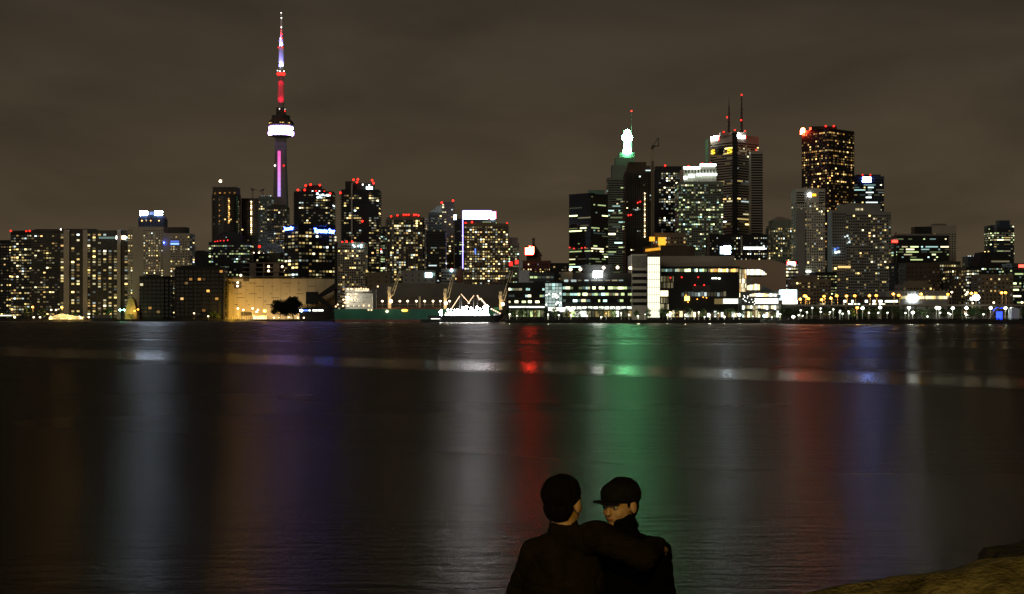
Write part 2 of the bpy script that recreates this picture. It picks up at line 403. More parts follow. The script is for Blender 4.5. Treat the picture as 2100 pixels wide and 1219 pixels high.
for i in range(17): t.lights([(515.3, 414 + i * 4.2)], ['lamp_warm', 'warm_bright', 'lamp_warm'][i % 3], 1.1, 'work_lamp')
t = T('apartment_tower', 'slim dark green glass tower between the half-built tower and the observation tower', 530, 556, 404, 2420, m='green_glass', fh=4.6, cw=4.4, ww=.6, wh=.45, lit=.14, vis=560, slab=.4)
t.lights([(537, 402), (542, 402), (551, 402), (555, 402)], 'cool_mid', 1.0)
t = T('apartment_tower', 'dark tower in front of the foot of the observation tower', 548, 588, 425, 2350, m='dark_concrete', fh=4.8, cw=4.6, ww=.65, wh=.5, lit=.2, vis=560, slab=.5)
t.roof((556, 584, 421))
t = T('office_building', 'dark office block with a domed black roof and greenish lit floors', 428, 512, 498, 2000, m='near_black', fh=5.4, cw=4.6, ww=.75, wh=.5, lit=.12, pal='green', vis=560, hot=[(502, 509, .85), (517, 523, .7)])
g = MB(); D = t.D + 5; g.face_prism([(wx(440 + 29 * (1 - math.cos(math.pi * i / 10)), D), wz(498, D) + math.sin(math.pi * i / 10) * 23 / F * D) for i in range(11)], D, D + 40); g.build('roof', 'near_black', t.root)
t.lights([(441, 496), (446, 495), (452, 494), (459, 494), (467, 493)], 'red_dim', 1.1); t.lights([(464, 487)], 'cool_mid', 1.1)
t = T('office_building', 'low dark block with a row of warm roof lamps left of the blue-lettered office block', 486, 575, 521, 2050, m='dark_concrete', fh=6, cw=5.5, ww=.6, wh=.45, lit=.16, pal='office', vis=545)
t.lights([(500, 523), (507, 519), (520, 519), (531, 519), (541, 521)], 'lamp_warm', 1.4, 'roof_lamp'); t.lights([(532, 506)], 'red_beacon', 2.2)
t = T('apartment_tower', 'dark balconied tower with a stepped cap ringed in red beacons', 603, 682, 394, 2200, m='near_black', fh=5.2, cw=5, ww=.75, wh=.5, lit=.12, vis=462, slab=1.8, blank=[(603, 615)],
      hot=[(423, 427, .55), (442, 446, .5)])
t.roof((618, 664, 388), (628, 657, 381))
t.lights([(611, 390), (625, 390), (627, 381), (637, 379), (656, 380), (648, 393), (665, 394), (677, 397)], 'red_beacon', 1.8)
t.lights([(641, 393), (655, 393)], 'white_beacon', 1.4)
for i, (x, y) in enumerate([(651, 398), (656, 401), (662, 400), (667, 402), (672, 401), (676, 402), (652, 405), (657, 405)]): t.plate(x - 2, x + 2, y - 2, y + 1.6, ['cyan_sign', 'cool_bright'][i % 2], 'window')
t = T('office_building', 'dark office block carrying blue lit lettering on two faces', 583, 688, 462, 1900, xc=612, m='near_black', fh=7.2, cw=7.2, ww=.66, wh=.5, lit=.28, vis=568, pal='home',
      hot=[(505, 511, .75), (513, 519, .95), (533, 541, .9), (470, 477, .4), (522, 530, .12)])
t.plate(641, 687, 466, 479, 'near_black', 'sign_board', .5); t.text(643, 686, 469, 478.5, 'Toronto Star', 'blue_sign', bold=.02)
t.plate(583.5, 605, 462.5, 474, 'near_black', 'sign_board', .5); t.text(584.5, 603.5, 465, 472.5, 'Toronto Star', 'blue_sign', bold=.02)
t.roof((612, 668, 459)); t.lights([(688, 487), (688, 493), (688, 499)], 'glass_warm', 1.8, 'lamp')
t = T('apartment_tower', 'tallest dark condominium tower of the red-beaconed pair, with a pale vertical fin', 700, 777, 390, 2150, m='near_black', fh=5.1, cw=5.2, ww=.8, wh=.52, lit=.2, vis=560, slab=2.0, blank=[(718, 723), (741, 756)],
      hot=[(392, 396, .7), (407, 411, .5)])
t.roof((708, 721, 373), (723, 766, 376))
g = MB(); D = t.D; g.box(wx(720.5, D), wx(723, D), D - 3, D + 2, GZ, wz(376, D)); g.build('fin', 'concrete', t.root)
t.lights([(725, 369), (734, 368), (732, 374), (763, 370), (766, 376), (698, 396), (743, 454)], 'red_beacon', 1.8)
t.plate(751, 764, 383, 388.5, 'cyan_sign', 'window'); t.lights([(744, 379), (757, 380)], 'white_beacon', 1.3)
t = T('apartment_tower', 'shorter pale-framed block with red beacons in front of the tall condominium', 693, 749, 499, 1750, m='concrete', fh=4.9, cw=4.6, ww=.72, wh=.62, lit=.2, vis=575, fin=2, finw=.25)
t.lights([(702, 497), (711, 496), (722, 496), (743, 499)], 'red_beacon', 1.6)
t.lights([(724, 503), (727, 506), (735, 505), (741, 503), (741, 507)], 'cyan_sign', 1.3, 'lamp')
t = T('office_building', 'thin dim greenish tower seen in the gap right of the tallest condominium', 776, 794, 466, 2300, m='green_glass', fh=4.6, cw=4.5, ww=.85, wh=.6, lit=.4, vis=560, pal='green'); t.lights([(781, 512)], 'red_beacon', 1.3); t.lights([(781, 517)], 'white_beacon', 2, 'lamp')
t = T('apartment_tower', 'broad balconied tower with a row of red beacons and white fins', 791, 874, 447, 2000, m='dim_concrete', fh=5.0, cw=4.9, ww=.8, wh=.62, lit=.24, vis=555, slab=1.2, rnd=.45, fin=4, finw=.3)
t.roof((800, 862, 443), (820, 850, 441))
t.lights([(802, 444), (815, 442), (828, 441), (833, 441), (838, 441), (849, 441), (853, 441), (858, 442)], 'red_beacon', 1.5); t.lights([(807, 448), (812, 448)], 'white_beacon', 1.4)
t = T('apartment_tower', 'glass tower with a slanting roof and a taller right-hand shaft', 879, 906, 437, 2150, m='green_glass', fh=5, cw=4.6, ww=.75, wh=.5, lit=.12, vis=560, pal='home', slab=.4)
g = MB(); D = t.D; g.face_prism([(wx(879, D), wz(437, D)), (wx(906, D), wz(437, D)), (wx(906, D), wz(421, D)), (wx(896, D), wz(423, D))], D + .5, D + 25); g.build('slanted_roof', 'green_stone', t.root)
g = MB(); g.box(wx(905, D), wx(930, D), D + 2, D + 28, GZ, wz(414, D))
for j in range(28):
    z = wz(418 + j * 5, D); g.box(wx(904.6, D), wx(930.4, D), D + 1.2, D + 28.5, z - .4, z + .4)
g.build('shaft', 'dark_concrete', t.root)
for i in range(26):
    x = 907 + 4.6 * t.r.randrange(5); y = 420.5 + 5 * t.r.randrange(26); t.plate(x, x + 3.4, y - 1.2, y + 1.2, t.r.choice(['yellow_mid', 'pale_bright', 'warm_mid', 'cool_mid']), 'window', 1.0)
t.lights([(906, 416), (929, 412)], 'red_beacon', 1.7)
t = T('office_building', 'dark block with thin lit ribbon floors in front of the slanting glass tower', 874, 914, 476, 1950, m='black_glass', fh=5.2, cw=4.6, ww=.8, wh=.5, lit=.2, vis=560, pal='home', st='band', hot=[(538, 543, 1.2), (518, 524, .8)])
t = T('office_building', 'office tower crowned by a glowing white and pink light box', 932, 1017, 450, 2050, m='black_glass', fh=4.6, cw=4.6, ww=.8, wh=.5, lit=.3, vis=552, pal='green', st='band')
g = MB(); D = t.D - 1; g.box(wx(950, D), wx(1001, D), D, D + 10, wz(449, D), wz(434, D)); g.build('light_box', 'roof_white', t.root)
g = MB(); g.box(wx(1001, D), wx(1017, D), D, D + 10, wz(449, D), wz(434, D)); g.build('light_box', 'roof_pink', t.root)
g = MB(); g.box(wx(950, D), wx(1008, D), D - .5, D + 10.5, wz(433.9, D), wz(431.8, D)); g.box(wx(948.3, D), wx(949.9, D), D - .5, D + 1, wz(552, D), wz(432, D)); g.build('light_strip', 'roof_violet', t.root)
g = MB(); g.ball((wx(1010, D), D - 2, wz(445, D)), 4, (1, .4, 1)); g.build('round_sign', 'white_sign', t.root)
t.plate(930.5, 936, 441, 451, 'cyan_sign', 'sign')
t = T('apartment_block', 'wide condominium with many yellow windows below the glowing roof box', 952, 1042, 460, 1900, m='tan_stone', fh=5.0, cw=5.2, ww=.62, wh=.5, lit=.36, vis=586, slab=.4, fin=2, finw=.2)
t.roof((955, 1010, 457)); t.lights([(955, 458), (968, 456), (1040, 459)], 'red_beacon', 1.7); t.plate(973, 976, 510, 522, 'blue_bright', 'window')
t = T('office_building', 'small grey block with red lit windows low down right of the wide condominium', 1042, 1065, 500, 2100, m='grey_stone', fh=5, cw=4.2, ww=.6, wh=.45, lit=.3, vis=590, pal='green')
t.roof((1044, 1062, 488)); t.plate(1044, 1051, 537, 546, 'red_dim', 'sign'); t.plate(1056, 1063, 534, 542, 'red_dim', 'sign')
# old hotel with steep roof
D = 2250; t = T('hotel', 'old hotel with a steep copper roof behind a glaring red sign', 1062, 1130, 536, D, m='brown_stone', fh=5.2, cw=5, ww=.45, wh=.5, lit=.12, vis=575)
g = MB(); g.box(wx(1080, D), wx(1110, D), D + 3, D + 30, wz(540, D), wz(522, D)); g.build('central_block', 'brown_stone', t.root)
g = MB(); a, b = wx(1080, D), wx(1112, D); pk = wx(1092, D), wx(1097, D)
g.add([(a, D + 2, wz(524, D)), (b, D + 2, wz(524, D)), (b, D + 32, wz(524, D)), (a, D + 32, wz(524, D)), (pk[0], D + 15, wz(500, D)), (pk[1], D + 15, wz(500, D)), (pk[1], D + 19, wz(500, D)), (pk[0], D + 19, wz(500, D))],
      [(0, 1, 5, 4), (1, 2, 6, 5), (2, 3, 7, 6), (3, 0, 4, 7), (4, 5, 6, 7)])
g.box(pk[0], pk[1], D + 15, D + 19, wz(500, D), wz(490, D)); g.add([(pk[0] - 1, D + 14, wz(490, D)), (pk[1] + 1, D + 14, wz(490, D)), (pk[1] + 1, D + 20, wz(490, D)), (pk[0] - 1, D + 20, wz(490, D)), (sum(pk) / 2, D + 17, wz(486, D))], [(0, 1, 4), (1, 2, 4), (2, 3, 4), (3, 0, 4)])
g.build('roof', 'brown_stone', t.root)
t.plate(1076, 1096, 506, 524, 'near_black', 'sign_board', 8.1); t.plate(1077, 1094, 509, 523, 'red_sign', 'sign', 9); t.plate(1085, 1089, 505.5, 509, 'red_sign', 'sign', 9); t.plate(1091, 1095, 507, 519, 'red_sign', 'sign', 9.5)  # near-black board added behind the sign to keep its red light off the roof
T('office_building', 'low dark building right of the old hotel with the red sign', 1128, 1168, 541, 2000, m='near_black', fh=6, cw=6, lit=.05, vis=560)
t = T('office_tower', 'black glass tower with greenish lit floors standing left of the green beacon tower', 1167, 1247, 397, 1900, xc=1212, m='black_glass', fh=5.3, cw=4.6, ww=.8, wh=.5, lit=.16, vis=545, pal='green', st='band',
      hot=[(466, 476, 1.5), (484, 488, .9), (509, 516, 1.9), (530, 535, 2.2)])
t.roof((1208, 1240, 391), m='copper_roof'); t.lights([(1168, 508), (1177, 510), (1193, 509), (1200, 508)], 'red_dim', 1.2)
# green beacon tower
D = 2650; t = T('office_tower', 'stepped tower carrying the brilliant green and white beacon', 1247, 1302, 365, D, m='green_stone', fh=4.7, cw=4.2, ww=.7, wh=.5, lit=.22, vis=540, pal='green', st='band', dep=45)
for a, b, y, dd in ((1256, 1300, 338, 5), (1263, 1303, 322, 8), (1271, 1303, 312, 11)):
    g = MB(); g.box(wx(a, D), wx(b, D), D + dd, D + 45 - dd, t.z1 - 1, wz(y, D)); g.build('setback', 'green_stone', t.root)
g = MB(); g.lathe(wx(1287.5, D), D + 14, [(8.3, wz(312, D)), (6.2, wz(300, D)), (5.2, wz(289, D)), (9.2, wz(285, D)), (9.6, wz(277, D)), (6, wz(272, D)), (5, wz(266, D)), (1.5, wz(264, D))], 16); g.build('beacon', 'green_beam', t.root, True)
g = MB(); g.tube((wx(1295, D + 24), D + 24, wz(330, D)), (wx(1295, D + 24), D + 24, wz(229, D)), .7, .3); g.build('mast', 'dark_steel', t.root)
t.lights([(1295, 228)], 'red_beacon', 1.3, dy=24); t.plate(1248, 1262, 479, 482, 'pale_bright', 'window', 1)
t = T('tower_under_construction', 'brown half-built tower with a vertical string of lamps beside a tall crane', 1284, 1336, 352, 2050, m='dark_concrete', fh=4.3, cw=4.2, ww=.6, wh=.55, lit=.03, pal='white', vis=525, slab=1.0, fin=2, finw=.3)
g = MB(); D = t.D; g.box(wx(1288, D), wx(1334, D), D + 2, D + 28, t.z1 - 1, wz(340, D)); g.box(wx(1290, D), wx(1326, D), D + 4, D + 28, wz(341, D), wz(332, D)); g.build('upper_floors', 'brown_stone', t.root)
for i in range(25): t.lights([(1322.3, 397 + i * 3.7)], ['lamp_warm', 'warm_bright', 'pale_bright'][i % 3], .95, 'work_lamp')
t.plate(1324, 1334, 349, 351, 'cool_bright', 'window'); t.lights([(1308, 416), (1313, 414), (1289, 442), (1294, 441)], 'red_dim', 1.5)
for i in range(7): t.lights([(1299 + i * 2.2, 431 - abs(i - 3) * .5)], 'cool_mid', .9, 'work_lamp')
t = T('office_tower', 'black tower right of the tall crane with clustered white windows', 1341, 1400, 350, 2200, m='black_glass', fh=4.8, cw=4.8, ww=.7, wh=.55, lit=.14, vis=480, pal='white', hot=[(354, 359, .6), (408, 415, .95), (452, 461, .9)], blank=[(1341, 1352)])
t.roof((1344, 1398, 342)); t.lights([(1364, 340)], 'red_beacon', 1.5)
# crowned green-grey tower
D = 2050; t = T('office_tower', 'grey-green tower with a floodlit white stepped crown', 1392, 1483, 374, D, m='green_stone', fh=5, cw=4.4, ww=.75, wh=.5, lit=.24, vis=530, pal='green', dep=50, hot=[(376, 383, .5), (424, 432, .7)], blank=[])
g = MB(); g.box(wx(1402, D), wx(1470, D), D + 4, D + 46, t.z1 - 1, wz(344, D)); g.box(wx(1436, D), wx(1468, D), D + 3, D + 40, t.z1 - 1, wz(338, D))
for i in range(12): g.box(wx(1403 + i * 5.9, D), wx(1404.6 + i * 5.9, D), D + 2.6, D + 4, t.z1 - 1, wz(345, D))
g.build('crown', 'pale_concrete', t.root)
for a, b, y in ((1402, 1436, 344), (1436, 1469, 338)):
    g = MB(); g.box(wx(a, D), wx(b, D), D + 1, D + 2.4, wz(y + 2.5, D), wz(y - 2, D)); g.build('light_strip', 'crown_white', t.root)
for a, b, y0, y1 in ((1412, 1424, 358, 364), (1402, 1409, 362, 368), (1428, 1440, 356, 361), (1442, 1470, 356, 360)):
    g = MB(); g.box(wx(a, D), wx(b, D), D - 1.5, D - .5, wz(y1, D), wz(y0, D)); g.build('light_strip', 'crown_white', t.root)
for i in range(10):
    x = 1406 + i * 6.4; g = MB(); g.box(wx(x, D), wx(x + 2.4, D), D + 2.4, D + 3.8, wz(355, D), wz(348, D)); g.build('window', 'black_glass', t.root)
t.lights([(1412, 341), (1440, 336), (1457, 336)], 'red_beacon', 1.4)
# the tallest office tower with two masts
D = 2250; t = T('office_tower', 'tallest white-banded tower with two roof masts and white lit signs', 1457, 1556, 276, D, xc=1507, m='concrete', fh=5.2, cw=4.2, ww=.9, wh=.52, lit=.10, vis=500, pal='home', st='band', topgap=14,
      hot=[(286, 291, .5), (300, 305, 1.0), (306, 309, 1.4), (313, 318, 1.3), (366, 371, 1.5), (372, 376, .6), (407, 417, 2.4)], pane='black_glass')
g = MB(); g.box(wx(1540, D), wx(1565, D), D + 2, D + 60, GZ, wz(310, D)); g.box(wx(1457, D), wx(1459.5, D), D + 25, D + 60, GZ, wz(279, D))
for j in range(40):
    z = wz(318 + j * 5.2, D); g.box(wx(1541, D), wx(1564.4, D), D + 1.6, D + 3, z - 1.3, z + 1.3, 1)
g.build('wing', ['concrete', 'black_glass'], t.root)
g = MB(); c = t.at(1507)[0]; g.box(wx(1502, D), wx(1512, D), c.y - 1.5, c.y + 3, GZ, wz(272, D)); g.build('corner_strip', 'black_glass', t.root)
for x, y in ((1495, 213), (1521, 196)):
    g = MB(); g.tube((wx(x, D + 12), D + 12, t.z1 - 1), (wx(x, D + 12), D + 12, wz(y, D)), 2.2, .8); 
    if x < 1500: g.tube((wx(x, D + 12), D + 12, wz(y, D)), (wx(x, D + 12), D + 12, wz(197, D)), .5, .3)
    for k in range(7): g.tube((wx(x, D + 12), D + 12, t.z1 + k * 7), (wx(x, D + 12), D + 12, t.z1 + k * 7 + 1), 3 - k * .2, n=8)
    g.build('mast', 'dark_steel', t.root)
t.roof((1478, 1500, 272), (1512, 1530, 272))
t.lights([(1491, 241), (1521, 195), (1520, 247)], 'red_beacon', 1.3, dy=9); t.lights([(1484, 271), (1507, 267), (1528, 269)], 'red_beacon', 1.2); t.lights([(1551, 308)], 'red_dim', 1.2)
t.plate(1458, 1473, 280, 287.5, 'white_sign'); t.plate(1507.5, 1527, 275, 283, 'white_sign'); t.plate(1472, 1475, 278, 288, 'red_soft'); t.plate(1526, 1529, 274, 284, 'red_soft')
t.plate(1463, 1484, 304, 318, 'black_glass', 'panel', .8); t.text(1460, 1468, 307.5, 317, 'S', 'yellow_sign', out=2.2, bold=.03); t.text(1493, 1503, 304, 315, 'S', 'yellow_sign', out=2.2, bold=.03)
# old stone block with yellow light below, and black slab with blue-white screen
t = T('bank_building', 'old stone block with amber-lit terraces at the foot of the crowned tower', 1343, 1407, 479, 1850, m='tan_stone', fh=8, cw=6.5, ww=.5, wh=.45, lit=.3, vis=520, pal='home', topgap=6)
g = MB(); D = t.D - 8; g.box(wx(1322, D), wx(1352, D), D, D + 22, GZ, wz(506, D)); g.box(wx(1355, D), wx(1425, D), D - 3, D + 6, GZ, wz(505, D)); g.build('terrace', 'brown_stone', t.root)
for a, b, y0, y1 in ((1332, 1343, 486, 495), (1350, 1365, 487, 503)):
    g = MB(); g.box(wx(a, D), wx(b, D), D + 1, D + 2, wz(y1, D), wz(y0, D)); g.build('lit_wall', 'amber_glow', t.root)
for i in range(13):
    g = MB(); D2 = D - 3.2; g.box(wx(1324 + i * 2.4, D2), wx(1325.4 + i * 2.4, D2), D2 - .3, D2, wz(516.5 - i * .28, D2), wz(511 - i * .28, D2)); g.build('window', 'amber_glow', t.root)
t = T('office_building', 'black ribbed slab holding a blue-white screen and bright white floors', 1455, 1573, 482, 1800, m='black_glass', fh=5.4, cw=4.6, ww=.5, wh=.45, lit=.16, vis=532, pal='white', fin=1, finw=.3, hot=[(509, 514, .5)], blank=[(1475, 1500)])
t.plate(1477, 1482.5, 506, 521, 'cyan_sign'); t.plate(1485, 1498, 505, 521, 'screen_white'); t.plate(1525, 1568, 507, 512, 'lamp_small', 'window', 1.3); t.plate(1519, 1522, 484, 520, 'concrete', 'rib', 1.3)
t = T('office_tower', 'old stone tower with a green pyramid roof', 1581, 1629, 463, 2100, m='green_stone', fh=5, cw=4.6, ww=.5, wh=.55, lit=.22, vis=535, pal='home', dep=40, hot=[(465, 478, .6)], fin=2, finw=.3)
D = t.D; g = MB(); g.box(wx(1585, D), wx(1624, D), D + 4, D + 36, t.z1 - 1, wz(451, D)); a, b = wx(1585, D), wx(1624, D); z = wz(451, D); zz = wz(443, D)
g.build('upper_block', 'green_stone', t.root); g = MB(); g.add([(a, D + 4, z), (b, D + 4, z), (b, D + 36, z), (a, D + 36, z), ((a + b) / 2 - 4, D + 20, zz), ((a + b) / 2 + 4, D + 20, zz)], [(0, 1, 5, 4), (1, 2, 5), (2, 3, 4, 5), (3, 0, 4)]); g.build('roof', 'copper_roof', t.root)
t = T('office_tower', 'tallest dark brown tower at right with gold ribbon windows and a red letter sign', 1644, 1752, 264, 2300, xc=1700, m='brown_steel', fh=5.2, cw=4.1, ww=.55, wh=.5, lit=.16, vis=560, pal='amber', topgap=5, pane='black_glass',
      hot=[(265, 276, .8), (279, 282, .05), (283, 287, .3), (294, 299, .3), (306, 311, .95), (317, 321, .5), (322, 326, .7), (331, 336, .98), (337, 350, .2), (352, 357, .7), (358, 370, .12), (374, 379, .4), (388, 410, .12), (422, 436, .5), (459, 462, .9)])
t.roof((1664, 1716, 260)); t.lights([(1693.5, 259), (1710, 259)], 'red_beacon', 1.6); t.text(1644, 1653, 263.5, 277.5, 'S', 'red_letter', 'lettering', 3, .09)
t = T('office_tower', 'dark blue glass tower with a glowing blue-white square sign near its top', 1750, 1813, 363, 2420, m='blue_glass', fh=5.1, cw=4.2, ww=.9, wh=.5, lit=.3, vis=430, pal='cool', st='band', hot=[(364, 376, .1), (377, 392, 1.0), (399, 404, 1.6)])
t.roof((1756, 1806, 359)); t.plate(1769, 1786, 364, 373.5, 'blue_white_sign'); t.lights([(1769, 359), (1785, 359)], 'red_dim', 1.5)
t = T('apartment_tower', 'slender pale tower with a yellow and white sign below its roof line', 1632, 1692, 389, 1850, m='pale_concrete', fh=5.5, cw=4.6, ww=.55, wh=.5, lit=.14, vis=560, pal='home', topgap=26, fin=0, hot=[(389, 400, .0)])
g = MB(); D = t.D; 
for j in range(5): g.box(wx(1633, D), wx(1650, D), D - .4, D, wz(397 + j * 5, D), wz(394.5 + j * 5, D)); g.box(wx(1679, D), wx(1691, D), D - .4, D, wz(397 + j * 5, D), wz(394.5 + j * 5, D))
g.build('window', 'dark_pane', t.root, kind='stuff'); t.plate(1657, 1663.5, 397.5, 402, 'white_sign'); t.plate(1664, 1673.5, 398, 402.5, 'yellow_sign')
g = MB(); g.box(wx(1632, D), wx(1650, D), D - 4, D, GZ, wz(430, D)); g.build('bay', 'grey_stone', t.root)
t.roof((1645, 1678, 386.5)); t.lights([(1655, 557), (1661, 557)], 'lamp_small', 2, 'lamp')
t = T('hotel', 'broad grey hotel slab with balconies on every floor', 1735, 1827, 436, 1700, m='grey_stone', fh=5.9, cw=4.6, ww=.72, wh=.48, lit=.13, vis=600, slab=.5, pal='home', topgap=4, hot=[(462, 472, .35), (452, 456, .0)], dep=28)
g = MB(); D = t.D + 3; g.box(wx(1706, D), wx(1736, D), D, D + 24, GZ, wz(431, D))
for j in range(37): z = wz(437 + j * 5.9, D); g.box(wx(1705.6, D), wx(1736, D), D - .9, D + 1, z - .5, z + .5)
for j in range(36):
    for k in range(6): z = wz(440 + j * 5.9, D); g.box(wx(1708 + k * 4.6, D), wx(1711 + k * 4.6, D), D - .2, D + .4, z - .7, z + .7, 1)
g.build('wing', ['grey_stone', 'dark_pane'], t.root)
for (x, y, k) in ((1727, 486, 'cool_bright'), (1712, 512, 'blue_bright'), (1718, 509, 'blue_bright'), (1714, 518, 'cyan_sign'), (1720, 517, 'cool_bright'), (1713, 551, 'yellow_bright'), (1720, 574, 'warm_mid'), (1731, 548, 'warm_bright')): t.plate(x - 2, x + 2, y - 2, y + 2, k, 'window', 1.5)
for (x, y) in ((1733, 486), (1738, 484), (1741, 489), (1743, 493), (1738, 499), (1742, 497)): t.lights([(x, y)], 'cool_bright', 1.3, 'lamp')
t.roof((1722, 1806, 420), (1740, 1800, 418))
for i in range(4): t.plate(1757 + i * 4, 1760 + i * 4, 427, 431, 'pale_mid', 'window', -5.4, .6)
t = T('office_building', 'narrow dark block with a red and white sign at its top', 1612, 1637, 537, 1500, m='near_black', fh=7, cw=5, ww=.8, wh=.5, lit=.6, vis=590, pal='white')
t.plate(1613.5, 1632, 537, 543, 'red_soft', out=.6); t.plate(1616, 1630, 538.5, 541.5, 'white_sign', out=1.2)
T('office_building', 'low brown-roofed block at the foot of the slender pale tower', 1626, 1704, 574, 1450, m='tan_stone', fh=7, cw=6, ww=.6, wh=.4, lit=.14, vis=605, pal='home').roof((1637, 1676, 566))
T('office_building', 'dark block wedged between the brown tower and the broad grey hotel', 1672, 1716, 560, 1550, m='near_black', fh=6, cw=4, ww=.6, wh=.4, lit=.4, vis=600, pal='office')
# right-hand group
t = T('office_building', 'low black office slab with three long lit floors at right', 1840, 1946, 484, 1900, m='black_glass', fh=5.3, cw=4.4, ww=.8, wh=.5, lit=.22, vis=540, pal='green', st='band', hot=[(489, 493, .9), (504, 509, 2.0), (514, 519, 1.7), (524, 530, .7)])
t.roof((1876, 1911, 466)); t.plate(1840, 1945, 480, 483.5, 'steel', 'cornice', .4)
t = T('office_building', 'pale-topped concrete office block half hidden behind the black slab', 1909, 1961, 464, 1990, m='concrete', fh=5, cw=5, ww=.5, wh=.5, lit=.03, vis=530, topgap=14); t.roof((1917, 1941, 460), m='dim_concrete')
t = T('advertising_mast', 'small red lit number board on a thin mast beside the broad hotel', 1834, 1838, 500, 1880, m='dark_steel', fh=None, dep=4, cat='sign', part='post'); t.plate(1828, 1841, 492.5, 498.5, 'red_dim', 'sign_board', 1.0)
for i in range(4): t.plate(1829.5 + i * 3, 1831.3 + i * 3, 493.5, 497.5, 'red_soft', 'figure', 1.4)
T('office_building', 'tall dark brick block between the broad hotel and the low tan halls', 1838, 1882, 540, 1600, m='near_black', fh=8, cw=12, ww=.3, wh=.4, lit=.08, vis=600)
t = T('warehouse', 'dim brown brick warehouse behind the elevated road at right', 1858, 1928, 541, 1500, m='brown_stone', fh=9, cw=9, ww=.3, wh=.35, lit=.05, vis=600)
t = T('warehouse', 'lower tan two-storey hall with a stepped roof behind the road lamps', 1852, 1912, 585, 1350, m='tan_stone', fh=7, cw=7, ww=.5, wh=.5, lit=.12, vis=604); t.roof((1863, 1902, 577))
t = T('office_building', 'dark low office block with one bright lit top floor', 1926, 1970, 538, 1550, m='dark_concrete', fh=7, cw=5, ww=.7, wh=.5, lit=.1, vis=600, pal='home', hot=[(539, 549, .97)])
t = T('apartment_block', 'brown brick apartment block with a bright ribbon under its roof', 1952, 1990, 550, 1450, m='brown_stone', fh=6.4, cw=5, ww=.5, wh=.5, lit=.16, vis=600, pal='home', hot=[(551, 559, .9)])
t = T('office_building', 'dark glass block with staggered white lit floors beside the brown brick block', 1988, 2013, 549, 1440, m='black_glass', fh=6, cw=5, ww=.75, wh=.5, lit=.4, vis=600, pal='white', hot=[(550, 558, .95)])
t = T('office_building', 'wide dark sloped-roof building below the round-cornered tower', 2003, 2078, 545, 1700, m='near_black', fh=6, cw=5, ww=.75, wh=.4, lit=.15, vis=600, pal='green', hot=[(545, 553, .8)])
D = t.D; g = MB(); g.face_prism([(wx(2005, D), wz(545, D)), (wx(2078, D), wz(545, D)), (wx(2074, D), wz(528, D)), (wx(2058, D), wz(517, D)), (wx(2016, D), wz(517, D))], D + 1, D + 30); g.build('roof', 'near_black', t.root)
t.plate(2033, 2070, 535, 538, 'pale_mid', 'window', .6)
t = T('office_tower', 'dark tower with rounded corners and bright ribbon floors at far right', 2033, 2084, 463, 2000, m='blue_glass', fh=4.6, cw=4.4, ww=.8, wh=.5, lit=.15, vis=540, pal='office', st='band', rnd=.5, hot=[(478, 484, 2.2), (487, 493, 1.6), (498, 504, 1.2), (512, 517, .9)])
t.roof((2049, 2071, 453)); t.lights([(2078, 465)], 'pale_bright', 1.2, 'lamp')
t = T('warehouse', 'tan brick building under the double orange road lamps near the right edge', 2012, 2078, 565, 1350, m='tan_stone', fh=8, cw=8, ww=.4, wh=.4, lit=.12, vis=604)
t = T('office_building', 'greenish lit office block cut off by the right edge', 2076, 2150, 542, 1400, m='green_glass', fh=6.5, cw=4.5, ww=.8, wh=.5, lit=.4, vis=604, pal='green', st='band', hot=[(580, 600, 2.2)])
t.plate(2089, 2108, 543, 549, 'red_soft', 'sign', .6)
t = T('office_building', 'distant small blue-lit block left of the sloped-roof building', 1985, 2007, 527, 2400, m='blue_glass', fh=7, cw=5, lit=.1, vis=540); t.lights([(1986, 526), (1990, 526), (1997, 526), (2002, 526)], 'cool_bright', 1)
# small fillers glimpsed between towers
T('office_building', 'low tan block behind the cargo ship, left of its front crane', 752, 800, 560, 1750, m='tan_stone', fh=9, cw=16, ww=.2, wh=.3, lit=.02, vis=590).lights([(753, 558)], 'yellow_mid', 2, 'lamp')
t = T('office_building', 'flat-roofed block with a lit white office behind the dockside shed', 826, 893, 556, 1700, m='grey_stone', fh=10, cw=14, ww=.2, wh=.3, lit=.0, vis=590); t.plate(872, 886, 560, 569, 'cyan_sign', 'window'); t.plate(886, 892, 560, 566, 'cyan_mid', 'window')
t = T('office_building', 'small grey and red striped block in front of the slanting glass tower', 905, 950, 553, 1680, m='grey_stone', fh=6, cw=6, ww=.8, wh=.5, lit=.1, vis=585); t.plate(936, 950, 552, 580, 'red_brick', 'panel', 1); t.lights([(926, 555)], 'cyan_sign', 2.6, 'lamp'); t.lights([(926, 552)], 'red_beacon', 1.5)
t = T('office_building', 'blank pale stair tower of the quayside offices', 1064, 1086, 556, 1350, m='grey_stone', fh=None, vis=580); t.roof((1064, 1072, 537))
t = T('office_building', 'dark two-storey roof block with lit windows above the quayside offices', 1086, 1136, 560, 1300, m='near_black', fh=10, cw=8, ww=.8, wh=.4, lit=.6, vis=580, pal='green', hot=[(576, 640, 0)])
# filler slabs far behind
T('office_building', 'dark distant block behind the yellow-windowed condominium and the old hotel', 1036, 1076, 572, 1800, m='dark_concrete', fh=6, cw=5, ww=.6, wh=.4, lit=.3, pal='green', vis=600)
T('apartment_block', 'far dim block showing between the left floodlit tower and the water', 250, 300, 600, 1990, m='near_black', lit=.1, vis=640)
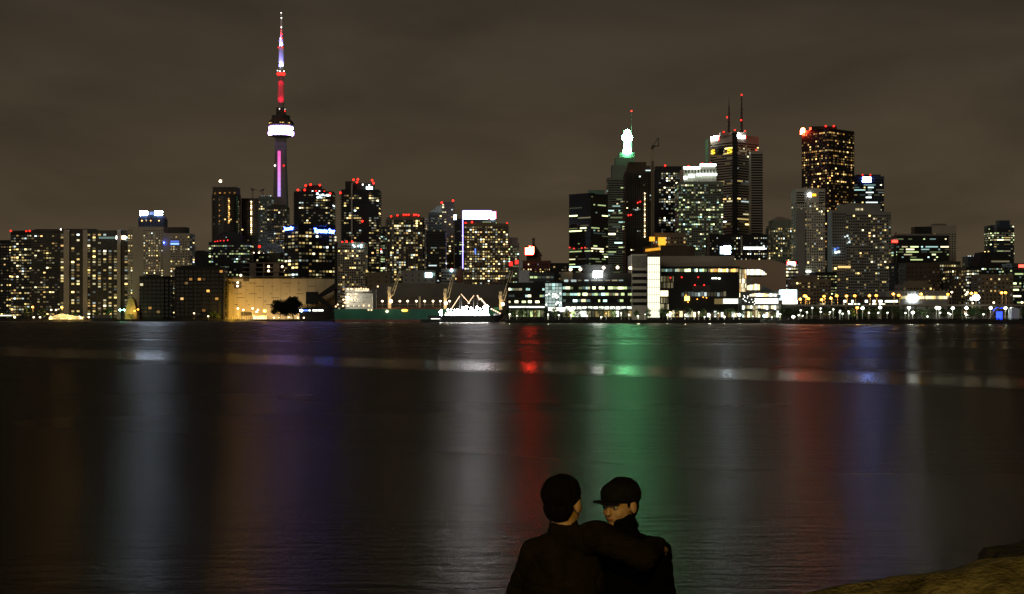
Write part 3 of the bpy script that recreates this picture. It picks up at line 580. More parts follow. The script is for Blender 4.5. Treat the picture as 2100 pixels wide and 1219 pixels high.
# ================================================================ OBSERVATION TOWER
def spot(parent, loc, tgt, col, watts, deg=50, blend=.6, size=.3, name='spotlight'):
    l = bpy.data.lights.new(name, 'SPOT'); l.color = col; l.energy = watts; l.spot_size = math.radians(deg); l.spot_blend = blend; l.shadow_soft_size = size
    o = bpy.data.objects.new(name, l); COL.objects.link(o); o0 = ORI[parent.name] if parent else Vector()
    o.parent = parent; o.location = Vector(loc) - o0
    o.rotation_euler = (Vector(tgt) - Vector(loc)).to_track_quat('-Z', 'Y').to_euler(); return o
def point(parent, loc, col, watts, size=.4, name='light'):
    l = bpy.data.lights.new(name, 'POINT'); l.color = col; l.energy = watts; l.shadow_soft_size = size
    o = bpy.data.objects.new(name, l); COL.objects.link(o); o0 = ORI[parent.name] if parent else Vector()
    o.parent = parent; o.location = Vector(loc) - o0; return o
D = 2500; TX = wx(576.3, D); TR = thing('observation_tower', 'tallest concrete needle tower with a round glowing pod and a red and violet mast', 'tower', (TX, D, GZ))
PX = D / F
def ring(z, core, tip, w=2.2):
    out = []
    for k in range(3):
        a = math.radians(-30 + 120 * k); tx, ty = math.cos(a), math.sin(a); nx, ny = -ty, tx
        am = a - math.radians(60); out.append((TX + core * math.cos(am), D + core * math.sin(am), z))
        out.append((TX + tx * tip - nx * w, D + ty * tip - ny * w, z)); out.append((TX + tx * tip + nx * w, D + ty * tip + ny * w, z))
    return out
b = MB(); zs = [(GZ, 12, 34, 3.5), (wz(560, D), 9, 22, 3), (wz(480, D), 8, 17.5, 2.8), (wz(400, D), 7.2, 14, 2.5), (wz(330, D), 6.8, 11.4, 2.3), (wz(279, D), 6.4, 10.2, 2.2)]
vs = []; [vs.extend(ring(z, c, t_, w)) for z, c, t_, w in zs]
fs = [(j * 9 + i, j * 9 + (i + 1) % 9, (j + 1) * 9 + (i + 1) % 9, (j + 1) * 9 + i) for j in range(5) for i in range(9)]
b.add(vs, fs + [tuple(range(9))[::-1], tuple(range(45, 54))]); b.build('shaft', 'tower_concrete', TR)
def yz(y): return wz(y, D)
b = MB(); b.lathe(TX, D, [(9, yz(284)), (17, yz(280.5)), (20, yz(279))], 36); b.build('pod_base', 'tower_concrete', TR, True)
b = MB(); b.lathe(TX, D, [(20, yz(279)), (22.2, yz(277)), (22.8, yz(273.5)), (22.2, yz(270.5)), (20, yz(269))], 36); b.build('glowing_ring', 'violet_ring', TR, True)
b = MB(); b.lathe(TX, D, [(20, yz(269)), (20.4, yz(267.3)), (21.6, yz(266.2))], 36); b.build('pod_neck', 'tower_concrete', TR, True)
b = MB(); b.lathe(TX, D, [(21.6, yz(266.2)), (22.0, yz(265)), (21.6, yz(262)), (20.5, yz(261))], 36); b.build('glowing_ring', 'violet_ring', TR, True)
b = MB(); b.lathe(TX, D, [(20.5, yz(261)), (22.8, yz(258)), (22.8, yz(252)), (20.5, yz(249)), (16.5, yz(245)), (16.3, yz(238)), (9.5, yz(237.5))], 36); b.build('pod', 'dark_concrete', TR)
for x in (555, 557, 559.5, 579, 581, 584, 586, 594, 596):
    b = MB()
    a = math.asin(max(-1, min(1, (x - 576.3) * PX / 22.9))); c = (TX + 22.9 * math.sin(a), D - 22.9 * math.cos(a), yz(254.7))
    b.wallbox(c, (math.cos(a), math.sin(a)), 1.4, 1.0, .2, .5); b.build('window', 'warm_bright', TR)
b = MB(); b.lathe(TX, D, [(8.8, yz(238)), (8.8, yz(222)), (6, yz(221.5))], 12); b.build('plant_room', 'dark_concrete', TR)
b = MB(); b.lathe(TX, D, [(6.0, yz(224)), (5.2, yz(156))], 12); b.build('upper_shaft', 'mast_concrete', TR)
b = MB(); b.lathe(TX, D, [(5.5, yz(156)), (7.9, yz(153)), (7.9, yz(150.5)), (7.0, yz(149.5))], 24); b.build('upper_pod', 'red_dim', TR, True)
b = MB(); b.lathe(TX, D, [(7.2, yz(149.6)), (7.4, yz(146)), (5, yz(144))], 24); b.build('upper_pod_roof', 'steel', TR, True)
b = MB(); b.lathe(TX + .4, D, [(4.4, yz(145)), (4.4, yz(100)), (3.5, yz(99.5)), (3.3, yz(80.5)), (2.2, yz(80)), (1.9, yz(70)), (1.2, yz(61)), (1.0, yz(41)), (.5, yz(40)), (.4, yz(27.5))], 12); b.build('antenna', 'mast_white', TR)
for i in range(9):
    b = MB(); y0 = 311 + i * 10.4; z = yz(y0 + 5.2); cr = 7.0 + i * .06
    b.box(TX - 4.6, TX + .4, D - cr - 1.2, D - cr + 2, yz(y0 + 10.0), yz(y0)); M_ = 'strip%d' % i
    E(M_, (.95 - i * .055, .10 + i * .03, .45 + i * .06), 1.25, True, False); b.build('light_strip', M_, TR)
for x, y, k, r in ((577.5, 28, 'white_beacon', .9), (578, 38.5, 'white_beacon', 1.1), (578, 57.5, 'white_beacon', 1.1), (576, 80, 'white_beacon', 1.1), (580, 80, 'red_beacon', .8), (572, 99, 'red_beacon', 1), (580.5, 99, 'red_beacon', 1), (571, 147, 'white_beacon', .9), (576, 148, 'white_beacon', .9), (584, 148, 'white_beacon', .9),
                   (565.5, 341, 'white_beacon', 1.4), (583.5, 341, 'red_beacon', 1.2), (575, 225, 'white_beacon', .8), (586, 230, 'red_beacon', .9), (586, 226, 'white_beacon', .5)):
    b = MB(); b.ball((wx(x, D), D - (9 if y > 140 else 5), yz(y)), r, nu=8, nv=6); b.build('warning_light', k, TR)
RED, VIO = (1, .01, .05), (.30, .26, 1)
for dx in (-1, 0, 1):
    spot(TR, (TX + dx * 11, D - 13, yz(219)), (TX, D, yz(185)), RED, .38e5, 60); spot(TR, (TX + dx * 10, D - 12, yz(160)), (TX, D, yz(195)), RED, .2e5, 70)
    spot(TR, (TX + dx * 7, D - 9, yz(143)), (TX, D, yz(122)), VIO, .5e5, 60); spot(TR, (TX + dx * 6, D - 8, yz(97.5)), (TX, D, yz(88)), VIO, .25e5, 60)
    spot(TR, (TX + dx * 4, D - 5, yz(78.5)), (TX, D, yz(70)), RED, .2e5, 60)

# ================================================================ CRANES
def tower_crane(label, px, ytop, ybase, D, jibs, w=2.2, m='crane_yellow', mastm=None):
    t = thing('tower_crane', label, 'crane', (wx(px, D), D, GZ))
    b = MB(); n = max(4, int((wz(ytop, D) - wz(ybase, D)) / (w * 1.6))); b.truss((wx(px, D), D, GZ), (wx(px, D), D, wz(ytop, D)), w, .22, n); b.build('mast', mastm or m, t)
    for (xa, ya, xb, yb, nm) in jibs:
        b = MB(); b.truss((wx(xa, D), D, wz(ya, D)), (wx(xb, D), D, wz(yb, D)), 1.8, .2, 10, w1=1.0); b.build(nm, m, t)
    b = MB(); b.box(wx(px, D) - 1.5, wx(px, D) + 1.5, D - 2, D + 1.5, wz(ytop, D) - .5, wz(ytop, D) + 2.5); b.build('cab', 'dark_steel', t)
    return t
tower_crane('small crane on the half-built tower, the left one of its pair', 518, 391, 408, 2520, [(513, 387.5, 527, 390, 'jib'), (518, 391, 516, 386, 'counter_jib')], 2, 'dark_steel')
tower_crane('small crane on the half-built tower, the right one of its pair', 538.5, 391, 404, 2540, [(532, 393, 543, 387.5, 'jib')], 2, 'dark_steel')
t = tower_crane('tall tan luffing crane rising between two dark towers', 1338.5, 304, 520, 2030, [(1334, 306, 1350, 283, 'jib'), (1344, 299, 1336, 307, 'counter_jib'), (1350, 283, 1351, 300, 'hoist_rope'), (1336, 300, 1351, 300, 'stay')], 3.6, 'dark_steel', 'crane_yellow')
b = MB(); D = 2030; b.box(wx(1335.5, D), wx(1341.5, D), D + 1.2, D + 4.6, wz(530, D), wz(330, D)); b.build('hoist_shaft', 'dim_concrete', t)
tower_crane('tiny crane above the red number board at right', 1836.5, 486, 500, 1890, [(1835, 486, 1838, 476, 'jib')], 1.4, 'red_brick')

# ================================================================ LIT WAREHOUSE AND ITS CONVEYOR
D = 1832
t = Tower('warehouse', 'long tan sugar warehouse wall washed by orange floodlights', 469, 690, 572, D, m='shed_wall', fh=None, dep=60, cat='warehouse', base=None)
wl = t
b = MB(); b.prism([(wx(457, D) - 1, D + 9), (wx(469, D) - .1, D + .1), (wx(469, D) - .1, D + 50), (wx(457, D) - 1, D + 50)], GZ, wz(568, D)); b.box(wx(457, D), wx(515, D), D + 3, D + 20, wz(577, D), wz(567.5, D)); b.build('side_wing', 'shed_wall', t.root)
b = MB(); b.box(wx(466, D), wx(691, D), D - 1, D + 61, t.z1, t.z1 + 1.4); b.build('roof_edge', 'dark_concrete', t.root)
rr = random.Random(3)
for j, y in enumerate((581, 587.5, 595, 603, 611, 618, 625)):
    for k in range(5):
        x = 478 + 34 * k + (j % 3) * 12 + rr.uniform(-8, 8); w = rr.choice((3, 5, 8, 16))
        if x + w < 626 or (j < 2 and x + w < 676): t.plate(x, x + w, y - .55, y + .55, 'shed_wall_dark', 'vent', .15, .3)
for a, bb, y0, y1 in ((467.5, 474, 578, 583), (476, 482, 578, 583), (480, 495, 578, 592), (499, 511, 568, 577)):
    t.plate(a, bb, y0, y1, 'shed_wall_dark', 'opening', .25 if a < 479 else .4, .4)
t.lights([(487.5, 580), (487, 587)], 'lamp_warm', 1.7, 'lamp')
t.plate(494, 516, 640, 648, 'shed_wall_dark', 'door', .3, .4)
for i in range(11): x = 486 + i * 18; t.plate(x, x + .5, 580 if x < 500 else 574, 630, 'tan_stone', 'joint', .1, .3)
t.plate(684, 690, 590, 630, 'timber', 'timber_wall', .4, .5)
for i in range(5): t.plate(662 + i * 4.8, 665 + i * 4.8, 606 + abs(i - 4) * 3, 634, 'timber', 'timber_wall', .5, .5)
cv = thing('conveyor', 'black enclosed conveyor gallery climbing to a tall dark tower beside the lit warehouse', 'conveyor', (wx(670, 1815), 1815, GZ)); D = 1815
b = MB(); b.box(wx(686, D), wx(694, D), D, D + 6, GZ, wz(497, D)); b.box(wx(685, D), wx(695, D), D - 1, D + 7, wz(512, D), wz(506, D)); b.build('shaft', 'near_black', cv)
b = MB(); b.face_prism([(wx(650, D), wz(607, D)), (wx(655, D), wz(612.5, D)), (wx(694, D), wz(592, D)), (wx(694, D), wz(577, D)), (wx(686, D), wz(582, D))], D - 4, D + 1); b.build('gallery', 'near_black', cv)
b = MB(); b.face_prism([(wx(648, D), wz(599, D)), (wx(683, D), wz(629, D)), (wx(679, D), wz(635, D)), (wx(648, D), wz(614, D))], D - 5, D - 4.2); b.build('gallery', 'near_black', cv)
b = MB(); b.box(wx(628, D), wx(652, D), D - 3, D + 6, wz(624, D), wz(599, D)); b.build('transfer_house', 'near_black', cv)
b = MB()
for x in (631, 640, 649, 660, 672, 684): b.tube((wx(x, D), D, GZ), (wx(x, D), D, wz(622, D)), .5, n=5)
b.truss((wx(684, D), D - 8, wz(640, D)), (wx(707, D), D - 8, wz(594, D)), 2.2, .3, 8); b.build('legs', 'dark_steel', cv)
t = Tower('shed', 'low black shed with blue-white lit openings under the conveyor', 614, 685, 633, 1812, m='near_black', fh=None, cat='shed')
for a, bb, k in ((615, 620, 'flood_white'), (622, 632, 'blue_bright'), (633, 637, 'cool_bright'), (641, 651, 'podium_white'), (652, 663, 'podium_white')): t.plate(a, bb, 635.5, 638.5, k, 'lamp')
fr = thing('fence', 'slatted board fence glowing yellow at the foot of the lit warehouse', 'fence', (wx(500, 1806), 1806, GZ)); D = 1806
b = MB()
for i in range(34):
    x = 462 + i * 2.6 + rr.uniform(-.5, .5); b.box(wx(x, D), wx(x + rr.choice((1.0, 1.6)), D), D, D + .3, GZ, wz(648.5 + rr.uniform(0, 1.5), D))
b.build('boards', 'dark_concrete', fr)
t = Tower('shed', 'small glowing white shed beside the brightest orange lamp', 518, 546, 649, 1805, m='white_panel', fh=None, dep=8, cat='shed'); t.plate(519, 545, 650, 655, 'glass_warm', 'lit_front')
t = thing('building_frame', 'open concrete floors of an unfinished building above the lit warehouse', 'building site', (wx(560, 1960), 1960, GZ)); D = 1960
b = MB()
for y in (539.5, 549, 558, 567, 576): b.box(wx(497, D), wx(620, D), D, D + 34, wz(y + .8, D), wz(y - .8, D))
b.build('floor_slab', 'tan_stone', t)
for a, bb in ((511, 524), (560, 571), (603, 606), (539, 541), (584, 586)):
    b = MB(); b.box(wx(a, D), wx(bb, D), D + 1.5, D + 12, GZ, wz(539.7, D)); b.build('column', 'tan_stone', t)
b = MB(); b.box(wx(497, D), wx(620, D), D + 14, D + 16, GZ, wz(540, D)); b.build('back_wall', 'near_black', t)
for x, y in ((551, 547), (551, 556), (579, 547), (585, 555), (593, 555), (593, 563), (615, 563), (494, 565)):
    b = MB(); b.ball((wx(x, D), D - 1, wz(y, D)), 1.5, nu=8, nv=6); b.build('work_lamp', 'lamp_warm', t)

# ================================================================ DOCKSIDE SHED BEHIND THE SHIP
D = 1500
t = Tower('warehouse', 'long dark hump-roofed shed behind the green cargo ship', 752, 1046, 612, D, m='shed_wall_dark', fh=None, dep=70, cat='warehouse')
b = MB(); a, c = wx(752, D), wx(1046, D); n = 16
pts = [(a, wz(612, D)), (c, wz(612, D))] + [(c + (a - c) * i / n, wz(612, D) + (wz(581, D) - wz(612, D)) * math.sin(math.pi * min(1, .1 + .9 * math.sin(math.pi * i / n)) / 2) ** .5) for i in range(n + 1)]
b.face_prism([(a, wz(612, D)), (c, wz(612, D)), (c, wz(590, D)), (wx(1030, D), wz(583, D)), (wx(800, D), wz(581, D)), (wx(775, D), wz(585, D)), (wx(758, D), wz(598, D))], D + .3, D + 70); b.build('roof', 'roof_sheet', t.root)
t.plate(775, 920, 624, 626, 'dim_concrete', 'band', .3); t.plate(775, 920, 632, 633, 'dim_concrete', 'band', .3)
def post_lamp(px, py, D, gz, label, group, m='lamp_warm', r=1.2, name='street_lamp', cat='street lamp', watts=0, col=(1, .5, .1), polem='steel', arm=0, pr=.16):
    t = thing(name, label, cat, (wx(px, D), D + .6, gz), group); z = wz(py, D); x = wx(px, D)
    b = MB(); b.tube((x + arm, D + .6, gz), (x + arm, D + .6, z + .3), pr * 1.5, pr, n=6)
    b.tube((x + arm, D + .6, z + .3), (x, D, z + .5), pr * .8, n=5); b.box(x - .5, x + .5, D - .4, D + .8, z + r * .7, z + r * .7 + .25); b.build('pole', polem, t)
    b = MB(); b.ball((x, D, z), r, (1, 1, .8), 9, 6); b.build('lamp', m, t)
    if watts: point(t, (x, D - r - .5, z), col, watts, .3)
    return t
def series(pts, fmt, group, **kw):
    for i, (x, y) in enumerate(pts): post_lamp(x, y, gz=GZ, label=fmt % ORD[i], group=group, **kw)
series([(784, 618), (820, 618), (836, 618), (854, 618), (871, 618), (888, 618), (903, 618), (922, 618)], '%s lamp from the left in the string along the dockside shed', 'lamps along the dockside shed', D=1470, m='lamp_warm', r=1.15, watts=2500, col=(1, .8, .5), name='dock_lamp', cat='dock lamp')

# ================================================================ SHIPS
def hull(b, x0, x1, zb, zd, y0, beam, bow=1, rake=.05, lift=3, mi=0, stern=.8):
    """lofted hull from x0 (stern) to x1 (bow)"""
    n = 22; L = x1 - x0; rows = []
    for i in range(n + 1):
        t = i / n; x = x0 + L * t
        w = beam / 2 * min(1, (1 - max(0, (t - .82) / .18) ** 2) if t > .82 else 1) * (stern + (1 - stern) * min(1, t / .08))
        w = max(w, .05); zt = zd + lift * max(0, (t - .88) / .12) ** 1.3; xb = x - (L * rake * (t > .85) * ((t - .85) / .15))
        rows.append([(xb, y0 - w * .8, zb), (x, y0 - w, zt), (x, y0 + w, zt), (xb, y0 + w * .8, zb)])
    vs = [p for r_ in rows for p in r_]; fs = []
    for i in range(n):
        for k in range(4): fs.append((i * 4 + k, (i + 1) * 4 + k, (i + 1) * 4 + (k + 1) % 4, i * 4 + (k + 1) % 4))
    fs += [(3, 2, 1, 0), (n * 4, n * 4 + 1, n * 4 + 2, n * 4 + 3)]
    b.add(vs, fs, mi)
D = 1400; SY = D
ship = thing('cargo_ship', 'long green-hulled cargo ship with a floodlit white bridge house and three deck cranes', 'ship', (wx(860, D), D, 0))
b = MB(); hull(b, wx(685, D), wx(1034, D), wz(656, D), wz(634, D), D + 10, 22); hull(b, wx(686.5, D), wx(1030, D), -1.5, wz(655.8, D), D + 10, 21.4, lift=0, mi=1, rake=.03); b.build('hull', ['hull_green', 'hull_red'], ship)
b = MB(); b.box(wx(768, D), wx(905, D), D + 2, D + 18, wz(636, D), wz(632.5, D)); b.build('hatch_coaming', 'deck_red', ship)
for i in range(6): b = MB(); b.box(wx(808 + i * 15, D), wx(820 + i * 15, D), D + 1, D + 19, wz(632.3, D), wz(630.8, D)); b.build('hatch_cover', 'deck_red', ship)
hs = MB(); hs.box(wx(708, D), wx(764, D), D + 2, D + 18, wz(634, D), wz(602, D)); hs.box(wx(707, D), wx(742, D), D + 2.5, D + 17, wz(602.5, D), wz(591, D))
for y in (602, 608, 614, 620, 627): hs.box(wx(703, D), wx(738, D), D + .8, D + 3, wz(y + .5, D), wz(y - .3, D))
H = hs.build('bridge_house', 'ship_white', ship)
b = MB(); b.box(wx(727, D), wx(757, D), D - .5, D + 20, wz(599, D), wz(594, D)); b.build('wheelhouse', 'ship_white', ship)
b = MB()
for i in range(9): b.box(wx(728.5 + i * 3, D), wx(730.5 + i * 3, D), D - .8, D - .45, wz(597.6, D), wz(595.2, D))
b.build('window', 'glass_warm', ship)
for i in range(6):
    b = MB(); b.box(wx(744 + (i % 3) * 7, D), wx(745.2 + (i % 3) * 7, D), D + 1.8, D + 2.2, wz(611 + 9 * (i // 3), D), wz(609.6 + 9 * (i // 3), D)); b.build('porthole', 'dark_pane', ship)
b = MB(); b.box(wx(762, D), wx(770, D), D + 5, D + 15, wz(634, D), wz(593, D)); b.build('funnel', 'hull_black', ship)
for x in (715, 737, 747): b = MB(); b.tube((wx(x, D), D + 8, wz(594, D)), (wx(x, D), D + 8, wz(584, D)), .25, n=5); b.tube((wx(x - 3, D), D + 8, wz(588, D)), (wx(x + 3, D), D + 8, wz(588, D)), .15, n=4); b.build('mast', 'steel', ship)
rr = random.Random(5)
for i in range(30):
    y = rr.choice((593, 603, 609, 609, 615, 615, 621, 621, 628, 628)); x = rr.uniform(703, 739) if y > 595 else rr.uniform(709, 725)
    b = MB(); b.ball((wx(x, D), D - .2, wz(y, D)), rr.uniform(.4, .95), nu=8, nv=6); b.build('deck_lamp', rr.choice(['deck_glow', 'ship_warm', 'deck_glow']), ship)
for x, y in ((731, 593), (736, 593), (741, 592), (746, 593), (751, 593), (755, 594), (693, 625), (689, 629), (757, 627), (756, 636), (762, 636), (746, 627), (775, 588)):
    b = MB(); b.ball((wx(x, D), D - 1.2, wz(y, D)), .85, nu=8, nv=6); b.build('deck_lamp', 'ship_warm', ship)
for x, w in ((714, 2.2e3), (727, 2.2e3)): point(ship, (wx(x, D), D - 8, wz(612, D)), (1, .82, .6), w, .5)
for (px, yt, jx, jy, lx, ly) in ((799, 588, 820, 556, 801, 618), (914, 592, 930, 560, 914, 622), (1028, 598, 1050, 556, 1031, 624)):
    C0 = MB(); C0.box(wx(px - 4.5, D), wx(px + 1.5, D), D + 6, D + 9, wz(636, D), wz(yt, D)); C0.box(wx(px - 5.5, D), wx(px + 3.5, D), D + 5, D + 10, wz(yt + 14, D), wz(yt + 8, D)); cr = C0.build('crane', 'crane_paint', ship)
    b = MB()
    for dy in (5.4, 9.6):
        b.tube((wx(px, D), D + dy, wz(yt + 22, D)), (wx(jx - 2.5, D), D + dy, wz(jy, D)), .45, .3, n=5); b.tube((wx(px + 6, D), D + dy, wz(yt + 18, D)), (wx(jx + 2, D), D + dy, wz(jy, D)), .45, .3, n=5)
    for k in range(6):
        t_ = k / 5; b.tube((wx(px + (jx - 2.5 - px) * t_, D), D + 5.4, wz(yt + 22 + (jy - yt - 22) * t_, D)), (wx(px + 6 + (jx + 2 - px - 6) * t_, D), D + 5.4, wz(yt + 18 + (jy - yt - 18) * t_, D)), .3, n=4)
    b.build('jib', 'crane_paint', cr)
    b = MB(); b.box(wx(px + 1, D), wx(px + 7, D), D + 4.6, D + 10.2, wz(yt + 16, D), wz(yt + 9, D)); b.build('cab', 'dark_steel', cr)
    b = MB(); b.ball((wx(lx, D), D + 3.5, wz(ly, D)), 1.8, nu=9, nv=6); b.build('floodlight', 'lamp_warm', cr)
    point(cr, (wx(lx + 2, D), D - 4, wz(ly, D)), (1, .75, .42), 6e3, .5)
b = MB(); b.box(wx(858, D), wx(861.5, D), D + 6, D + 8, wz(636, D), wz(608, D)); b.build('post', 'crane_paint', ship)
for x, y, r, k in ((794, 639, 1.2, 'lamp_warm'), (830, 637, 1.3, 'sodium'), (834, 637, 1, 'sodium'), (826, 637, 1, 'sodium_soft')):
    b = MB(); b.ball((wx(x, D), D - 1.5, wz(y, D)), r, nu=8, nv=6); b.build('deck_lamp', k, ship)
# second ship: dark, strung with lamps
D = 1250
s2 = thing('lake_freighter', 'low dark-hulled boat decked with dazzling white floodlights and strings of bulbs', 'ship', (wx(955, D), D, 0))
b = MB(); hull(b, wx(878, D), wx(1036, D), -1, wz(647.5, D), D + 7, 14, lift=2.2, rake=.10); b.build('hull', 'hull_black', s2)
b = MB(); b.box(wx(912, D), wx(1004, D), D + 2, D + 12, wz(647.5, D), wz(644, D)); b.box(wx(917, D), wx(1000, D), D + 3, D + 11, wz(641, D), wz(639.6, D))
for i in range(14): b.tube((wx(918 + i * 6.2, D), D + 2.4, wz(645, D)), (wx(918 + i * 6.2, D), D + 2.4, wz(640, D)), .15, n=4)
b.build('deck_house', 'ship_white', s2)
for i in range(16): b = MB(); b.ball((wx(914 + i * 4.6, D), D + 1.6, wz(642.5, D)), .55, nu=8, nv=5); b.build('bulb', 'ship_warm', s2)
for x, y, r in ((950, 632, 2.1), (957, 630, 1.8), (966, 633, 2.3), (978, 631, 1.9), (985, 634, 1.6), (993, 631, 2.2), (1000, 629, 1.7), (955, 637, 1.7), (972, 638, 2), (989, 640, 1.8), (998, 636, 1.7), (963, 640, 1.4), (903, 641, 1.9), (906, 637, 1.2), (918, 636, 1.3), (925, 635, 1.0), (932, 636, 1.0), (939, 635, 1.2), (944, 637, 1.4)):
    b = MB(); b.ball((wx(x, D), D, wz(y, D)), r * .52, nu=9, nv=6); b.tube((wx(x, D), D + .3, wz(647, D)), (wx(x, D), D + .3, wz(y, D)), .15, n=4); b.build('floodlight', 'ship_flood', s2)
for (xa, ya, xb, yb, n, r) in ((922, 639, 942, 608, 17, .42), (946, 604, 962, 622, 10, .42), (960, 622, 971, 607, 8, .42), (979, 607, 983, 614, 3, .7), (986, 613, 1000, 630, 8, .7), (1008, 634, 1025, 643, 5, .75)):
    b = MB(); b.tube((wx(xa, D), D + 4, wz(ya, D)), (wx(xb, D), D + 4, wz(yb, D)), .15, n=4)
    c_ = b.build('boom', 'steel', s2)
    for i in range(n):
        t_ = i / (n - 1); b = MB(); b.ball((wx(xa + (xb - xa) * t_, D), D + 3.6, wz(ya + (yb - ya) * t_, D)), r, nu=7, nv=5); b.build('bulb', 'ship_warm', c_)
for x in (942, 946, 971, 979): b = MB(); b.tube((wx(x, D), D + 4.3, wz(645, D)), (wx(x, D), D + 4.3, wz(606, D)), .3, .15, n=5); b.build('mast', 'dark_steel', s2)
b = MB(); b.box(wx(1012, D), wx(1026, D), D + 3, D + 10, wz(648, D), wz(644, D)); b.build('foredeck_house', 'steel', s2)
# small launch between the ships
D = 1235; s3 = thing('launch', 'little dark launch with a railing moored ahead of the dazzling boat', 'boat', (wx(880, D), D, 0))
b = MB(); hull(b, wx(862, D), wx(906, D), -.3, wz(655.5, D), D, 4, lift=.8); b.build('hull', 'hull_black', s3)
b = MB(); b.box(wx(884, D), wx(903, D), D - 1.4, D + 1.4, wz(655.6, D), wz(653.2, D)); b.build('cabin', 'ship_white', s3)
b = MB()
for i in range(7): b.tube((wx(863 + i * 3, D), D - 1.7, wz(655.8, D)), (wx(863 + i * 3, D), D - 1.7, wz(653.3, D)), .06, n=4)
b.tube((wx(863, D), D - 1.7, wz(653.4, D)), (wx(881, D), D - 1.7, wz(653.4, D)), .06, n=4); b.tube((wx(875, D), D, wz(655, D)), (wx(875, D), D, wz(642, D)), .12, .06, n=5); b.build('railing', 'steel', s3)
b = MB(); b.box(wx(884, D), wx(902, D), D - 1.6, D - 1.45, wz(654.4, D), wz(653.6, D)); b.build('lamp', 'lamp_small', s3)

# ================================================================ QUAYSIDE OFFICES, STAIR TOWER AND COLLEGE
def ribbon(t, x0, x1, y0, y1, step, prob, pal, out=.3, lev=('_mid', '_bright', '_mid', '_bright', '_dim')):
    x = x0; rr = t.r
    while x < x1 - 1:
        w = step * rr.uniform(.6, 1.5); e = min(x + w, x1)
        if rr.random() < prob: t.plate(x, e - .5, y0 + rr.uniform(0, .8), y1, rr.choice(PAL[pal]) + rr.choice(lev), 'window', out, .4)
        x = e
D = 1120
t = Tower('office_building', 'left wing of the low quayside offices with two lit ribbon floors', 1040, 1118, 582, D, m='near_black', fh=None, dep=40)
for y in (589, 602.5, 614.5): t.plate(1043, 1117, y, y + 7.5, 'dark_pane', 'window', .15, .3)
for y, p in ((591, .6), (604.5, .45), (616.5, .5)): ribbon(t, 1043, 1117, y, y + 5.0, 6, p, 'green')
t.plate(1044, 1117, 628.5, 631.5, 'shop_white', 'lit_canopy', 1.5, 2)
for i in range(10): t.plate(1043 + i * 7.4, 1048.5 + i * 7.4, 637, 650, t.r.choice(['green_dim', 'green_mid', 'yellow_mid', 'pale_mid']), 'shop_window', .5, .4)
t = Tower('office_building', 'glowing glass entrance hall between the two wings of the quayside offices', 1117, 1153, 580, D - 4, m='black_glass', fh=None, dep=30)
for j in range(7):
    for i in range(5): t.plate(1118.5 + i * 6.9, 1124.6 + i * 6.9, 581.5 + j * 7, 587.3 + j * 7, 'glass_glow' if t.r.random() < .72 else t.r.choice(['cool_mid', 'cyan_mid', 'cool_bright']), 'window', .2, .3)
for i in range(16): t.lights([(t.r.uniform(1120, 1152), t.r.choice((602, 604, 610, 619, 623)) + t.r.uniform(-2, 2))], 'lamp_small', 1.3, 'lamp')
for i in range(9): t.plate(1124 + i * 6, 1129.5 + i * 6, 631, 638 + t.r.uniform(-1, 2), 'podium_white', 'lit_front', 4, .5)
t = Tower('office_building', 'right block of the quayside offices with a white lit sign and five roof floodlights', 1152, 1297, 579, D, m='near_black', fh=None, dep=40)
g = MB(); g.box(wx(1175, D), wx(1296, D), D + 1.5, D + 36, t.z1 - 1, wz(560, D)); g.box(wx(1194, D), wx(1256, D), D + 6, D + 30, wz(561, D), wz(543, D)); g.build('upper_floors', 'near_black', t.root)
g = MB(); g.box(wx(1152, D), wx(1174.5, D), D + 1, D + 20, t.z1 - 1, wz(558, D)); g.build('plant_room', 'dim_concrete', t.root)
for y in (587, 599, 612.5): t.plate(1154, 1296, y - .5, y + 8, 'dark_pane', 'window', .15, .3)
for y, p in ((588, .9), (601, .88), (614, .62)): ribbon(t, 1154, 1296, y, y + 5.5, 6.6, p, 'green')
for i in range(9): t.plate(1157 + i * 14, 1164 + i * 14 + t.r.uniform(0, 5), 574, 578.5, t.r.choice(['pale_mid', 'cool_mid', 'pale_dim', 'cool_bright']), 'window', -.9 if i > 1 else .3, .3)
for i in range(12): t.plate(1160 + i * 11.4, 1169.5 + i * 11.4, 629, 634.5 + t.r.uniform(-1, 1), 'shop_white', 'shop_window', .6, .4)
for i in range(17): t.plate(1155 + i * 8.3, 1161 + i * 8.3 + t.r.uniform(0, 2), 638, 650, t.r.choice(['pale_mid', 'green_mid', 'pale_dim', 'shop_white', 'yellow_mid']), 'shop_window', .5, .4)
t.plate(1217, 1234, 556.5, 569, 'white_sign', 'sign', 1.5)
for x, y in ((1170, 553), (1190, 553), (1237.5, 549.5), (1266, 549), (1292, 550)):
    g = MB(); g.ball((wx(x, D), D - 2, wz(y, D)), 1.25, nu=9, nv=6); fl = g.build('floodlight', 'lamp_warm', t.root); g = MB(); g.tube((wx(x, D), D + 2, wz(y + 9, D)), (wx(x, D), D - 1.4, wz(y - 1.5, D)), .18, n=5); g.build('post', 'steel', fl)
t = Tower('office_building', 'white panelled block with dark window bands beside the glowing stair tower', 1296, 1328, 524, D - 3, m='pale_concrete', fh=None, dep=40)
for y in (555, 568, 581, 594, 607, 620): t.plate(1296.5, 1327.5, y, y + 6.5, 'dark_pane', 'window', .2, .3)
t.plate(1296.5, 1327.5, 525, 550, 'steel', 'panel', .1, .3)
t = Tower('stair_tower', 'tall cream glowing glass stair tower on the waterfront', 1327.5, 1354, 525, D - 8, m='dark_steel', fh=None, dep=14, cat='stair tower')
for j in range(8):
    for i in range(7): t.plate(1328.4 + i * 3.6, 1331.3 + i * 3.6, 527.5 + j * 15.6, 542.3 + j * 15.6, 'strip_cream', 'glass_panel', .2, .3)
D = 1135
